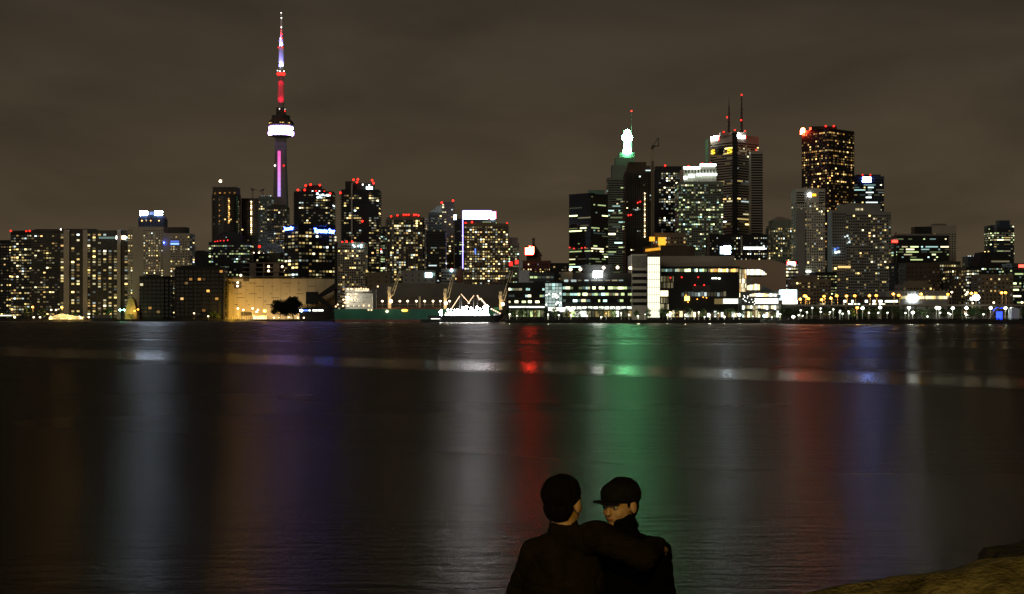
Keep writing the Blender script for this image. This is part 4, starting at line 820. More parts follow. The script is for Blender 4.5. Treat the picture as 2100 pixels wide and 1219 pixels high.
t = Tower('college_building', 'dark waterfront hall with a thin bright ribbon under its roof', 1353, 1517, 549, D, m='near_black', fh=None, dep=50, cat='college building')
ribbon(t, 1354, 1450, 551.5, 557.5, 4.5, .95, 'green'); ribbon(t, 1450, 1516, 551.5, 558, 4, .97, 'site', lev=('_bright', '_bright', '_mid'))
for j, y in enumerate((567, 580, 611, 624)):
    for i in range(11 if j < 2 else 7): t.plate(1354 + i * 2.6, 1355.2 + i * 2.6, y, y + 11, t.r.choice(['pale_dim', 'yellow_dim', 'pale_mid']), 'window', .3, .3)
t.plate(1353.5, 1370, 596.5, 608, 'pale_bright', 'window', .5); t.plate(1465, 1483, 613, 624, 'yellow_mid', 'window', .5); t.plate(1482, 1521, 613, 623, 'shop_white', 'window', .5)
for x, y in ((1462, 571), (1468, 571), (1475, 571.5)): t.plate(x - 2.4, x + 2.4, y - 1.4, y + 1.4, 'lamp_small', 'window', .5)
for i in range(14): t.plate(1398 + i * 6.6, 1403 + i * 6.6, 598 + t.r.uniform(0, 3), 608, t.r.choice(['cool_dim', 'pale_dim', 'cool_mid']), 'window', .3, .3)
t.plate(1404, 1414, 608, 617, 'sodium_soft', 'sign', .6); t.lights([(1407, 606), (1411, 620), (1442, 610), (1449, 611), (1430, 614)], 'sodium', .8, 'lamp')
t.lights([(1398, 569), (1425, 585), (1444, 585), (1432, 569), (1375, 570)], 'red_dim', 1.4)
g = MB(); g.box(wx(1356, D), wx(1508, D), D + 4, D + 45, t.z1 - .5, wz(525, D)); g.build('roof_storey', 'taupe_panel', t.root)
for i in range(20): t.plate(1372 + i * 7.1, 1376.5 + i * 7.1 + t.r.uniform(0, 2.4), 638 + t.r.uniform(-2, 5), 650.5, t.r.choice(['pale_mid', 'warm_mid', 'pale_bright', 'shop_white', 'warm_dim', 'amber_mid']), 'shop_window', .5, .4)
t.plate(1420, 1457, 585, 598, 'dark_steel', 'panel', .3)
D = 1128
t = Tower('college_building', 'glazed lecture wing with a pointed bright roof prow', 1516, 1531, 552, D, m='dark_steel', fh=None, dep=40, cat='college building')
for i in range(5):
    for j in range(6): t.plate(1516.8 + i * 2.8, 1519.1 + i * 2.8, 553 + j * 9.6, 561.8 + j * 9.6, t.r.choice(['glass_warm', 'pale_bright', 'pale_mid', 'warm_mid']), 'window', .2, .3)
g = MB(); g.face_prism([(wx(1531, D), wz(552, D)), (wx(1560, D), wz(552, D)), (wx(1574, D), wz(562, D)), (wx(1574, D), wz(566, D)), (wx(1531, D), wz(564, D))], D + 1, D + 34); g.face_prism([(wx(1531, D), wz(582, D)), (wx(1556, D), wz(582, D)), (wx(1596, D), wz(601, D)), (wx(1531, D), wz(601, D))], D + 2, D + 34); g.build('prow', 'dark_steel', t.root)
for i in range(11):
    x = 1532 + i * 3.7; g = MB(); D2 = D + .6; g.box(wx(x, D2), wx(x + 3, D2), D2 - .2, D2 + .3, wz(564 - .0 * i, D2), wz(553 + max(0, x - 1558) * .7, D2)); g.build('window', ['podium_white', 'glass_warm'][i % 3 == 1], t.root)
for i in range(8):
    x = 1532 + i * 3.3; g = MB(); g.box(wx(x, D2), wx(x + 2.6, D2), D2 - .2, D2 + .9, wz(595, D2), wz(583 + abs(i - 5) * .6, D2)); g.build('window', ['glass_warm', 'warm_bright', 'podium_white'][i % 3], t.root)
g = MB(); g.truss((wx(1531, D), D + 1, wz(582, D)), (wx(1544, D), D + 1, wz(570, D)), 1.2, .2, 5); g.build('stair', 'steel', t.root)
t = Tower('college_building', 'two-tier white glowing podium at the foot of the glazed lecture wing', 1520, 1598, 601, D - 6, m='dark_steel', fh=None, dep=30, cat='college building')
for i in range(13): t.plate(1537 + i * 4.6, 1541 + i * 4.6, 601.5 + t.r.uniform(0, 2.5), 608.5, ['podium_white', 'glass_warm', 'warm_bright', 'glass_warm'][t.r.randrange(4)], 'window', .3, .3)
for i in range(9): t.plate(1549 + i * 5.2, 1553.8 + i * 5.2, 613, 623, 'podium_white', 'window', .5, .4)
for i in range(14): t.lights([(t.r.uniform(1524, 1552), t.r.uniform(606, 626))], 'lamp_small', .8, 'lamp')
for i in range(14): t.plate(1522 + i * 5.4, 1526.4 + i * 5.4, 638 + t.r.uniform(-2, 4), 651, t.r.choice(['pale_mid', 'pale_bright', 'shop_white', 'green_mid', 'warm_mid']), 'shop_window', .5, .4)
for i in range(14): t.plate(1522 + i * 5.4, 1526.6 + i * 5.4, 627, 634 + t.r.uniform(-2, 2), ['shop_white', 'pale_mid', 'pale_bright'][i % 3], 'shop_window', .5, .4)
D = 1230; t = thing('theatre', 'blank taupe block with a long sloping right side behind the lecture wing', 'theatre', (wx(1560, D), D, GZ))
g = MB(); g.face_prism([(wx(1505, D), GZ), (wx(1612, D), GZ), (wx(1612, D), wz(542, D)), (wx(1585, D), wz(533, D)), (wx(1505, D), wz(533, D))], D, D + 40); g.build('wall', 'taupe_panel', t)
t = thing('marquee', 'brilliant white lit tent with two tiers at the right end of the podium', 'marquee', (wx(1618, 1100), 1100, GZ)); D = 1100
g = MB(); g.box(wx(1603, D), wx(1634, D), D, D + 10, wz(615, D), wz(595, D)); g.build('screen', 'cyan_sign', t)
g = MB(); g.box(wx(1610, D), wx(1635, D), D - 1, D + 11, wz(623.5, D), wz(615.5, D)); g.build('lower_tier', 'podium_white', t)
g = MB(); g.box(wx(1602, D), wx(1636, D), D + 1, D + 9, GZ, wz(624, D)); g.box(wx(1597, D), wx(1604, D), D + 2, D + 8, wz(612, D), wz(604, D)); g.build('frame', 'dark_steel', t)

# ================================================================ ELEVATED ROAD AND LOW HALLS AT RIGHT
D = 1160; b = MB(); b.box(wx(1630, D), wx(2300, D), D, D + 20, wz(628.6, D), wz(626.2, D)); b.box(wx(1630, D), wx(2300, D), D - .3, D, wz(628.2, D), wz(624.9, D))
for i in range(24): b.box(wx(1640 + i * 24, D), wx(1642 + i * 24, D), D + 3, D + 6, GZ, wz(628.4, D))
structure(b.build('elevated_road', 'bridge_concrete'))
D = 1210; t = Tower('shop_building', 'low building with scattered small white lit windows behind the elevated road', 1724, 1845, 611, D, m='near_black', fh=None, dep=20, cat='shop building')
for x, w in ((1730, 5), (1746, 4), (1774, 5), (1790, 5), (1802, 7)): t.plate(x, x + w, 616, 620.5, 'lamp_small', 'window')
for x, w in ((1729, 3), (1740, 9), (1752, 4), (1759, 4), (1783, 2), (1789, 5), (1794, 3), (1803, 8), (1812, 3)): t.plate(x, x + w, 623, 627, 'lamp_small' if w > 3 else 'pale_bright', 'window')
for i in range(6): t.plate(1815 + i * 3.6, 1818.2 + i * 3.6, 616.5, 620, 'lamp_small', 'window')
t.plate(1837, 1840.5, 616, 620, 'lamp_small', 'window')
t = Tower('glass_hall', 'long low glass hall with a continuous yellow lit window band', 1817, 1943, 599, 1260, m='grey_stone', fh=None, dep=24, cat='hall')
for i in range(24): t.plate(1847 + i * 4.0, 1850.5 + i * 4.0, 607.5, 613.5, ['glass_warm', 'pale_bright', 'yellow_bright', 'pale_mid'][t.r.randrange(4)], 'window')
for i in range(21): t.plate(1818 + i * 6, 1818.6 + i * 6, 599.5, 607, 'concrete', 'rib', .5, .4)
t.plate(1863, 1880, 607, 617, 'white_sign', 'sign', 1.2)
t = thing('fountain_arch', 'glowing blue water wall under a curved pale arch in the park', 'fountain', (wx(2045, 930), 930, GZ)); D = 930
b = MB(); pts = [(2028, 655), (2036, 642), (2043, 634), (2052, 630), (2061, 630)]
for p, q in zip(pts, pts[1:]): b.tube((wx(p[0], D), D, wz(p[1], D)), (wx(q[0], D), D, wz(q[1], D)), .55, n=6)
b.build('arch', 'pale_concrete', t)
for i in range(6):
    b = MB(); b.box(wx(2044 + i * 2.1, D), wx(2045.6 + i * 2.1, D), D + .5, D + 1, GZ, wz(640 - (i % 2), D)); b.build('water_jet', 'led_blue', t)
b = MB(); b.tube((wx(2038, D), D + .7, wz(638, D)), (wx(2045, D), D + .7, wz(632, D)), .5, n=6); b.tube((wx(2045, D), D + .7, wz(632, D)), (wx(2058, D), D + .7, wz(631, D)), .5, n=6); b.build('light_strip', 'led_blue', t)
t = thing('marquee', 'small pale tent near the right edge beside the blue fountain', 'marquee', (wx(2084, 935), 935, GZ)); D = 935
b = MB(); b.face_prism([(wx(2074, D), GZ), (wx(2091, D), GZ), (wx(2091, D), wz(634, D)), (wx(2082, D), wz(631, D)), (wx(2074, D), wz(634, D))], D, D + 6); b.build('canvas', 'tarpaulin', t)
# left shore pieces
D = 1795
t = Tower('pavilion', 'yellow floodlit dockside pavilion with a tiered roof at left', 100, 172, 651.5, D + 15, m='white_panel', fh=None, dep=14, cat='pavilion')
for i in range(9): t.plate(101 + i * 7.8, 107.5 + i * 7.8, 652, 656, 'yellow_bright', 'lit_front')
g = MB(); Dp = D + 13; g.face_prism([(wx(98, Dp), wz(651.5, Dp)), (wx(174, Dp), wz(651.5, Dp)), (wx(152, Dp), wz(648, Dp)), (wx(128, Dp), wz(643.5, Dp)), (wx(112, Dp), wz(647, Dp))], Dp, Dp + 18); g.build('roof', 'tarpaulin', t.root)
for x, y, w in ((116, 646, 4e4), (140, 644, 4e4), (160, 648, 3e4)): point(t.root, (wx(x, D - 4), D - 4, wz(y, D - 4)), (1, .62, .18), w * .35)
for x in (104, 112, 121, 131, 138, 146, 155, 163): t.lights([(x, 650)], 'lamp_warm', 1.4, 'lamp')
t = thing('boathouse', 'small peaked hut lit yellow at the foot of the floodlit pale tower', 'hut', (wx(268, D + 25), D + 25, GZ)); Dp = D + 25
g = MB(); g.face_prism([(wx(256, Dp), GZ), (wx(280, Dp), GZ), (wx(280, Dp), wz(640, Dp)), (wx(274, Dp), wz(615, Dp)), (wx(267, Dp), wz(609, Dp)), (wx(262, Dp), wz(620, Dp)), (wx(257, Dp), wz(636, Dp))], Dp, Dp + 12); g.build('wall', 'timber', t)
point(t, (wx(272, Dp), Dp - 9, wz(640, Dp)), (1, .6, .15), 5e3)
t = Tower('canopy', 'thin white lit landing canopy at the very left edge of the shore', -20, 24, 646.5, D, m='white_panel', fh=None, dep=8, cat='canopy', base=649); t.plate(-18, 24, 647, 648.3, 'shop_white', 'lamp')
for x in (-15, 0, 20): g = MB(); g.tube((wx(x, D + 3), D + 3, GZ), (wx(x, D + 3), D + 3, wz(649, D)), .25, n=5); g.build('post', 'steel', t.root)
# moored barges
for (a, c, y, lab) in ((190, 236, 646, 'dark moored barge right of the yellow pavilion'), ):
    t = thing('barge', lab, 'boat', (wx((a + c) / 2, 1780), 1780, 0)); g = MB(); hull(g, wx(a, 1780), wx(c, 1780), -.5, wz(653, 1780), 1780, 8, lift=.5); g.build('hull', 'hull_black', t)
    g = MB(); g.box(wx(a + 4, 1780), wx(c - 8, 1780), 1777, 1783, wz(653, 1780), wz(y, 1780)); g.build('cabin', 'dim_concrete', t)

# ================================================================ STREET LAMPS
series([(67, 630), (127, 631)], '%s tall orange lamp from the left, near the yellow pavilion', 'tall orange lamps at the left shore', D=1800, m='sodium', r=1.6, watts=1.2e4, col=(1, .55, .12))
series([(69, 651), (82, 651), (105, 636), (115, 636), (166, 652), (182, 651), (30, 650)], '%s low white lamp in the left-shore cluster', 'low lamps at the left shore', D=1802, m='lamp_warm', r=1.2)
series([(246, 636), (254.5, 636)], '%s green harbour lamp from the left', 'green harbour lamps', D=1801, m='green_beam', r=1.1, name='harbour_lamp', cat='harbour lamp')
series([(276, 638), (283, 635)], '%s of the twin orange lamps by the peaked hut', 'twin lamps by the hut', D=1803, m='sodium', r=1.3)
series([(488, 633), (499, 636), (518, 633), (526, 640), (529, 636)], '%s small warm lamp from the left along the lit warehouse', 'small lamps along the lit warehouse', D=1803, m='lamp_warm', r=1.3)
post_lamp(543, 638, 1803, GZ, 'brightest orange lamp at the foot of the lit warehouse', None, 'sodium', 2.5, watts=3.5e4, col=(1, .5, .06))
for x, w, c in ((476, 1.6e5, (1, .55, .05)), (505, 1.2e5, (1, .62, .2)), (560, 1.3e5, (1, .7, .33)), (600, 1.3e5, (1, .75, .4))): point(wl.root, (wx(x, 1800), 1797 if x < 520 else 1814, wz(646, 1800)), c, w * (.3 if x < 520 else .12), .3)
series([(427, 649), (398, 643), (562, 652), (573, 652), (592, 651), (611, 652), (623, 652)], '%s small white lamp from the left at the foot of the dark site and bushes', 'small lamps at the dark shore', D=1804, m='lamp_warm', r=1.0)
OR = [(1641, 614), (1650, 607), (1653, 609), (1658, 613), (1685, 615), (1690, 608), (1704, 612), (1716, 607), (1736, 607.5), (1753, 607), (1783, 607), (1797, 606.5), (1832, 603.5), (1843, 606), (1889, 603.5), (1944, 604), (1992, 602), (2001, 602), (2054, 601), (2062, 600.5)]
RZ = wz(626, 1165)
for i, (x, y) in enumerate(OR):
    post_lamp(x, y, 1165, RZ, '%s orange road lamp from the left on the elevated road' % ORD[i], 'orange lamps on the elevated road', 'sodium', 1.25, watts=7e3 if i % 2 == 0 else 0, col=(1, .5, .1), arm=.8)
post_lamp(2002, 610.5, 1150, GZ, 'largest round white floodlight below the orange road lamps', None, 'lamp_white', 3.2, name='floodlight', cat='floodlight', pr=.3)
post_lamp(1993, 613, 1151, GZ, 'smaller white floodlight just left of the largest one', None, 'lamp_white', 1.5, name='floodlight', cat='floodlight')
series([(1981, 604.5), (1984, 600), (1952, 599.5), (1894, 622), (1934, 622), (1994, 622), (2038, 621), (2096, 620.5), (1848, 624)], '%s faint amber lamp in the scatter behind the elevated road', 'faint amber lamps behind the elevated road', D=1300, m='lamp_warm', r=1.0)
series([(1758, 631.5)], '%s orange park lamp under the elevated road', None, D=960, m='sodium', r=1.1, watts=4000)
WL = [(1769, 632.5), (1805, 631), (1864, 631.5), (1872, 641.5), (1921, 631.5), (1926, 632), (1954, 632.5), (1982, 632), (2032, 632), (2062, 632), (2074.5, 633.5)]
series(WL, '%s tall white park lamp from the left', 'tall white park lamps', D=955, m='lamp_white', r=1.15, watts=3000, col=(.9, 1, .8))
sm = [(1683, 633), (1683, 640), (1709, 635), (1702, 641), (1723, 638), (1722, 641), (1728, 644), (1740, 639), (1741, 643), (1782, 642), (1801, 642), (1820, 642), (1857, 642.5), (1902, 649.5), (1928, 642), (1945, 642.5), (1949, 645), (1980, 644), (1982, 646), (2017, 645), (1666, 632), (1642, 637), (1638, 647), (1655, 641)]
series(sm, '%s small white globe lamp from the left among the park trees', 'small globe lamps in the park', D=935, m='lamp_small', r=.6, name='globe_lamp', cat='park lamp', watts=250, col=(.95, 1, .75))
pm = [(1045, 645), (1060, 648), (1124, 646), (1146, 647), (1171, 646), (1204, 648), (1233, 651), (1243, 643), (1274, 644), (1290, 646), (1308, 649), (1323, 645), (1369, 646), (1377, 643), (1405, 647), (1424, 645), (1433, 641), (1445, 650), (1456, 647), (1473, 643), (1486, 650), (1505, 648), (1516, 646), (1544, 649), (1568, 648), (1583, 651), (1600, 645), (1627, 650), (1617, 648), (1646, 648)]
for i, (x, y) in enumerate(pm):
    k = 'cyan_sign' if x in (1516, 1568) else ('sodium' if x in (1243, 1456, 1405) else 'lamp_small')
    post_lamp(x, y, 1056, GZ, '%s low lamp from the left along the tree-lined promenade' % ORD[i], 'low lamps along the promenade', k, 1.4 if x in (1516, 1568, 1627) else rr.choice((.4, .55, .7)), name='promenade_lamp', cat='promenade lamp', watts=3500 if i % 2 == 0 else 0, col=(.95, 1, .7))

# ================================================================ TREES
def tree_parts(seed, h, w, nclump=16, per=55, leaf=.55, m='leaf'):
    rr = random.Random(seed); b = MB(); b.tube((0, 0, 0), (rr.uniform(-.1, .1), 0, h * .45), h * .028, h * .018, n=7)
    for i in range(5):
        a = rr.uniform(0, 6.28); b.tube((0, 0, h * (.28 + .05 * i)), (math.cos(a) * w * .3, math.sin(a) * w * .3, h * (.5 + .07 * i)), h * .012, h * .005, n=5)
    c = MB()
    for k in range(nclump):
        a = rr.uniform(0, 6.28); q = rr.uniform(0, 1) ** .6; zz = rr.uniform(.32, .93); prof = math.sin(math.pi * min(1, (zz - .2) / .82)) ** .6
        ctr = Vector((math.cos(a) * w * .38 * q * prof, math.sin(a) * w * .38 * q * prof, h * zz)); cr = w * rr.uniform(.10, .2)
        for i in range(per):
            d = Vector((rr.gauss(0, 1), rr.gauss(0, 1), rr.gauss(0, .8))).normalized() * cr * rr.uniform(.4, 1.1); p = ctr + d
            u = Vector((rr.gauss(0, 1), rr.gauss(0, 1), rr.gauss(0, 1))).normalized(); v = u.orthogonal().normalized(); L = leaf * rr.uniform(.6, 1.2)
            c.add([p - u * L / 2, p + v * L * .35, p + u * L / 2, p - v * L * .35], [(0, 1, 2, 3)])
    def mk(mb, nm, mk_):
        me = bpy.data.meshes.new(nm); me.from_pydata(mb.v, [], mb.f); me.materials.append(M[mk_]); return me
    return mk(b, 'trunk', 'bark'), mk(c, 'crown', m)
TM = [tree_parts(i, 1, [.95, .8, 1.1, .7][i % 4], 18, 50, .062) for i in range(5)]
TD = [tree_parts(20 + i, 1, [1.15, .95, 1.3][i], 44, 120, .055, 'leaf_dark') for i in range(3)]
def tree(px, ytop, D, label, group, k, kinds=TM, ws=1.0, rot=0):
    h = wz(ytop, D) - GZ; t = thing('tree', label, 'tree', (wx(px, D), D, GZ), group); t.rotation_euler = (0, 0, rot); t.scale = (h * ws, h * ws, h)
    for nm, me in zip(('trunk', 'crown'), kinds[k % len(kinds)]):
        o = bpy.data.objects.new(nm, me); COL.objects.link(o); o.parent = t
    return t
rr = random.Random(11)
row = [1041, 1054, 1066, 1077, 1095, 1117, 1139, 1162, 1184, 1209, 1231, 1257, 1281, 1307, 1331, 1359, 1386, 1412, 1443, 1470, 1497, 1517, 1531, 1560, 1586, 1604]
for i, x in enumerate(row): tree(x, rr.uniform(629, 634.5), 1066 + rr.uniform(-3, 5), '%s tree from the left in the row along the lit promenade' % ORD[i], 'trees along the promenade', rr.randrange(5), rot=rr.uniform(0, 6))
park = [1618, 1634, 1650, 1668, 1684, 1697, 1712, 1730, 1747, 1764, 1782, 1798, 1818, 1838, 1853, 1880, 1893, 1910, 1936, 1948, 1966, 1990, 2003, 2018, 2070, 2092]
for i, x in enumerate(park): tree(x, rr.uniform(628.5, 633), 968 + rr.uniform(-8, 20), '%s tree from the left in the dark park below the elevated road' % ORD[i], 'trees in the park', rr.randrange(5), ws=1.25, rot=rr.uniform(0, 6))
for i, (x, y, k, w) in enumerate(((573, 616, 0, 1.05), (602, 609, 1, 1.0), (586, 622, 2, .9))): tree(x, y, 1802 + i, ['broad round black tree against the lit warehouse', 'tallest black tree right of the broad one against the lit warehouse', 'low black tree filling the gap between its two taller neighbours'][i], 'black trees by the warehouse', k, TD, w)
for i, (x, y) in enumerate(((58, 630), (88, 632), (152, 641), (200, 636), (222, 632), (434, 638), (446, 641), (268, 643), (14, 640))): tree(x, y, 1812, ['green-lit tree under the leftmost orange lamp', 'dim tree between the two tall orange lamps', 'small tree behind the yellow pavilion', 'small tree left of the dark barge', 'dim tree over the dark barge', 'faint green tree at the dark building site', 'smaller faint tree beside the lit warehouse corner', 'tiny tree at the foot of the peaked hut', 'dark tree at the left edge'][i], 'small trees on the left shore', i, ws=1.2)
t = thing('hedge', 'long dark clipped hedge along the far right quay edge', 'hedge', (wx(1870, 906), 906, GZ)); b = MB()
for i in range(2600):
    x = rr.uniform(wx(1640, 906), wx(2300, 906)); p = Vector((x, 906 + rr.uniform(0, 2), GZ + rr.random() ** .7 * (1.0 + .5 * noise.noise(Vector((x * .1, 0, 0)))))); u = Vector((rr.gauss(0, 1), rr.gauss(0, 1), rr.gauss(0, 1))).normalized(); v = u.orthogonal().normalized()
    b.add([p - u * .5, p + v * .3, p + u * .5, p - v * .3], [(0, 1, 2, 3)])
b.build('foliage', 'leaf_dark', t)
# ================================================================ GROUND, WATER, SKY
SH = [(-900, 1800), (681, 1800), (684, 1450), (1037, 1450), (1040, 1052), (1560, 1052), (1640, 900), (3000, 900)]
b = MB()
for (a, Da), (c, Dc) in zip(SH, SH[1:]):
    b.add([(wx(a, Da), Da, GZ), (wx(c, Dc), Dc, GZ), (wx(c, 30000), 30000, GZ), (wx(a, 30000), 30000, GZ)], [(0, 1, 2, 3)])
structure(b.build('ground', 'ground_soil'))
b = MB(); b.add([(wx(1040, 1053), 1053, GZ + .01), (wx(1560, 1053), 1053, GZ + .01), (wx(1640, 902), 902, GZ + .01), (wx(1660, 902), 902, GZ + .01), (wx(1600, 1080), 1080, GZ + .01), (wx(1040, 1080), 1080, GZ + .01)], [(0, 1, 2, 3, 4, 5)]); structure(b.build('promenade', 'promenade'))
b = MB(); rr = random.Random(9)
for (a, Da), (c, Dc) in zip(SH, SH[1:]):
    p, q = Vector((wx(a, Da), Da)), Vector((wx(c, Dc), Dc)); L = (q - p).length; u = (q - p) / L; n = Vector((u.y, -u.x)); o = n * .35; i_ = -n * .9
    b.prism([tuple(p + o), tuple(q + o), tuple(q + i_), tuple(p + i_)], -2, GZ + .25)
    k = int(L / 12)
    for j in range(min(k, 60)):
        c2 = p + u * ((j + .5) * L / min(k, 60)); b.wallbox((c2.x, c2.y, 1.0), u, .7, 2.4, .7, .5)
w = b.build('quay_wall', 'quay_stone'); w['label'] = 'long dark quay wall with timber fenders where the far shore meets the water'; w['category'] = 'quay wall'

# water: rippled, smoother in the long slick a passing boat has left
m = bpy.data.materials.new('water'); m.use_nodes = True; nt = m.node_tree; N = nt.nodes; Lk = nt.links.new; bs = N['Principled BSDF']
geo = N.new('ShaderNodeNewGeometry'); sx = N.new('ShaderNodeSeparateXYZ'); Lk(geo.outputs['Position'], sx.inputs[0])
def math_(op, a, b_=None, c=None):
    n = N.new('ShaderNodeMath'); n.operation = op
    for i, v in enumerate((a, b_, c)):
        if v is None: continue
        if isinstance(v, (int, float)): n.inputs[i].default_value = v
        else: Lk(v, n.inputs[i])
    return n.outputs[0]
def signed(p, q):      # distance south of the line p->q
    p = Vector(p); q = Vector(q); u = (q - p).normalized(); n = Vector((u.y, -u.x)); return math_('ADD', math_('MULTIPLY_ADD', sx.outputs[0], n.x, -(n.x * p.x + n.y * p.y)), math_('MULTIPLY', sx.outputs[1], n.y))
wob = N.new('ShaderNodeTexNoise'); wob.inputs['Scale'].default_value = .06; Lk(geo.outputs['Position'], wob.inputs['Vector'])
w_ = math_('MULTIPLY_ADD', wob.outputs['Fac'], 4.0, -2.0)
up = math_('ADD', signed((-62.6, 170.4), (29.7, 80.9)), w_); lo = math_('ADD', signed((-46.4, 126), (24.9, 67.9)), w_)
def ramp(v, a, b_):
    n = N.new('ShaderNodeMapRange'); n.interpolation_type = 'SMOOTHSTEP'; n.inputs['From Min'].default_value = a; n.inputs['From Max'].default_value = b_; Lk(v, n.inputs['Value']); return n.outputs[0]
mask = math_('MULTIPLY', ramp(up, -5, 6), ramp(lo, 2, -4))
thin = math_('MULTIPLY', ramp(signed((0, 203), (95, 159)), -5, 3), ramp(signed((0, 190), (90, 150)), 3, -5)); mask2 = math_('MULTIPLY', thin, .35)
mask = math_('MAXIMUM', mask, mask2)
pn = N.new('ShaderNodeTexNoise'); pn.inputs['Scale'].default_value = .02; pn.inputs['Detail'].default_value = 3; mpn = N.new('ShaderNodeMapping'); mpn.inputs['Scale'].default_value = (.4, 1, 1); Lk(geo.outputs['Position'], mpn.inputs[0]); Lk(mpn.outputs[0], pn.inputs['Vector'])
base = math_('MULTIPLY_ADD', pn.outputs['Fac'], .08, .235)
rough = math_('ADD', math_('MULTIPLY', base, math_('SUBTRACT', 1, mask)), math_('MULTIPLY', mask, .18))
mp = N.new('ShaderNodeMapping'); mp.inputs['Scale'].default_value = (.45, 1.5, 1); Lk(geo.outputs['Position'], mp.inputs[0])
n1 = N.new('ShaderNodeTexNoise'); n1.inputs['Scale'].default_value = 2.6; n1.inputs['Detail'].default_value = 5; n1.inputs['Roughness'].default_value = .65; Lk(mp.outputs[0], n1.inputs['Vector'])
n2 = N.new('ShaderNodeTexNoise'); n2.inputs['Scale'].default_value = .35; n2.inputs['Detail'].default_value = 2; Lk(mp.outputs[0], n2.inputs['Vector'])
hgt = math_('ADD', math_('MULTIPLY', n1.outputs['Fac'], .085), math_('MULTIPLY', n2.outputs['Fac'], .12))
bp = N.new('ShaderNodeBump'); bp.inputs['Distance'].default_value = 1.0; Lk(hgt, bp.inputs['Height'])
Lk(math_('MULTIPLY_ADD', mask, -.65 * .8, .65), bp.inputs['Strength'])
N.remove(bs); df = N.new('ShaderNodeBsdfDiffuse'); df.inputs['Color'].default_value = (.008, .008, .007, 1)
gl = N.new('ShaderNodeBsdfGlossy'); gl.inputs['Color'].default_value = (.27 * 1.05, .27 * .97, .27 * .84, 1); fr = N.new('ShaderNodeFresnel'); fr.inputs['IOR'].default_value = 1.33; ms = N.new('ShaderNodeMixShader')
Lk(rough, gl.inputs['Roughness']); Lk(bp.outputs[0], gl.inputs['Normal']); Lk(bp.outputs[0], fr.inputs['Normal']); Lk(fr.outputs[0], ms.inputs[0]); Lk(df.outputs[0], ms.inputs[1]); Lk(gl.outputs[0], ms.inputs[2]); Lk(ms.outputs[0], N['Material Output'].inputs['Surface'])
M['water'] = m
b = MB(); b.add([(-30000, -60, 0), (30000, -60, 0), (30000, 29000, 0), (-30000, 29000, 0)], [(0, 1, 2, 3)]); structure(b.build('water', 'water'))

wd = bpy.data.worlds.new('World'); scene.world = wd; wd.use_nodes = True; nt = wd.node_tree; N = nt.nodes; Lk = nt.links.new; bg = N['Background']
tc = N.new('ShaderNodeTexCoord'); sx = N.new('ShaderNodeSeparateXYZ'); Lk(tc.outputs['Generated'], sx.inputs[0])
rp = N.new('ShaderNodeValToRGB'); cr = rp.color_ramp; cr.elements[0].position = 0; cr.elements[0].color = (*(.084, .060, .034), 1); cr.elements[1].position = .42; cr.elements[1].color = (*(.008, .007, .006), 1)
e = cr.elements.new(.10); e.color = (*(.066, .049, .0295), 1); e = cr.elements.new(.225); e.color = (*(.040, .0315, .0215), 1); Lk(sx.outputs[2], rp.inputs[0])
mp = N.new('ShaderNodeMapping'); mp.inputs['Scale'].default_value = (3.2, 3.2, 11); mp.inputs['Rotation'].default_value = (0, .12, 0); Lk(tc.outputs['Generated'], mp.inputs[0])
nn = N.new('ShaderNodeTexNoise'); nn.inputs['Scale'].default_value = 1.6; nn.inputs['Detail'].default_value = 5; nn.inputs['Distortion'].default_value = .4; Lk(mp.outputs[0], nn.inputs['Vector'])
mr = N.new('ShaderNodeMapRange'); mr.inputs['From Min'].default_value = .3; mr.inputs['From Max'].default_value = .7; mr.inputs['To Min'].default_value = .72; mr.inputs['To Max'].default_value = 1.18; Lk(nn.outputs['Fac'], mr.inputs['Value'])
mx = N.new('ShaderNodeMix'); mx.data_type = 'RGBA'; mx.blend_type = 'MULTIPLY'; mx.inputs[0].default_value = 1; Lk(rp.outputs[0], mx.inputs[6]); Lk(mr.outputs[0], mx.inputs[7]); Lk(mx.outputs[2], bg.inputs['Color']); bg.inputs['Strength'].default_value = 1.0

sl = bpy.data.lights.new('city_glow', 'SUN'); sl.energy = .42; sl.color = (1, .88, .68); sl.angle = math.radians(25); so = bpy.data.objects.new('city_glow', sl); COL.objects.link(so)
so.rotation_euler = Vector((-.45, -1, .38)).to_track_quat('Z', 'Y').to_euler(); so.location = (0, -50, 60)

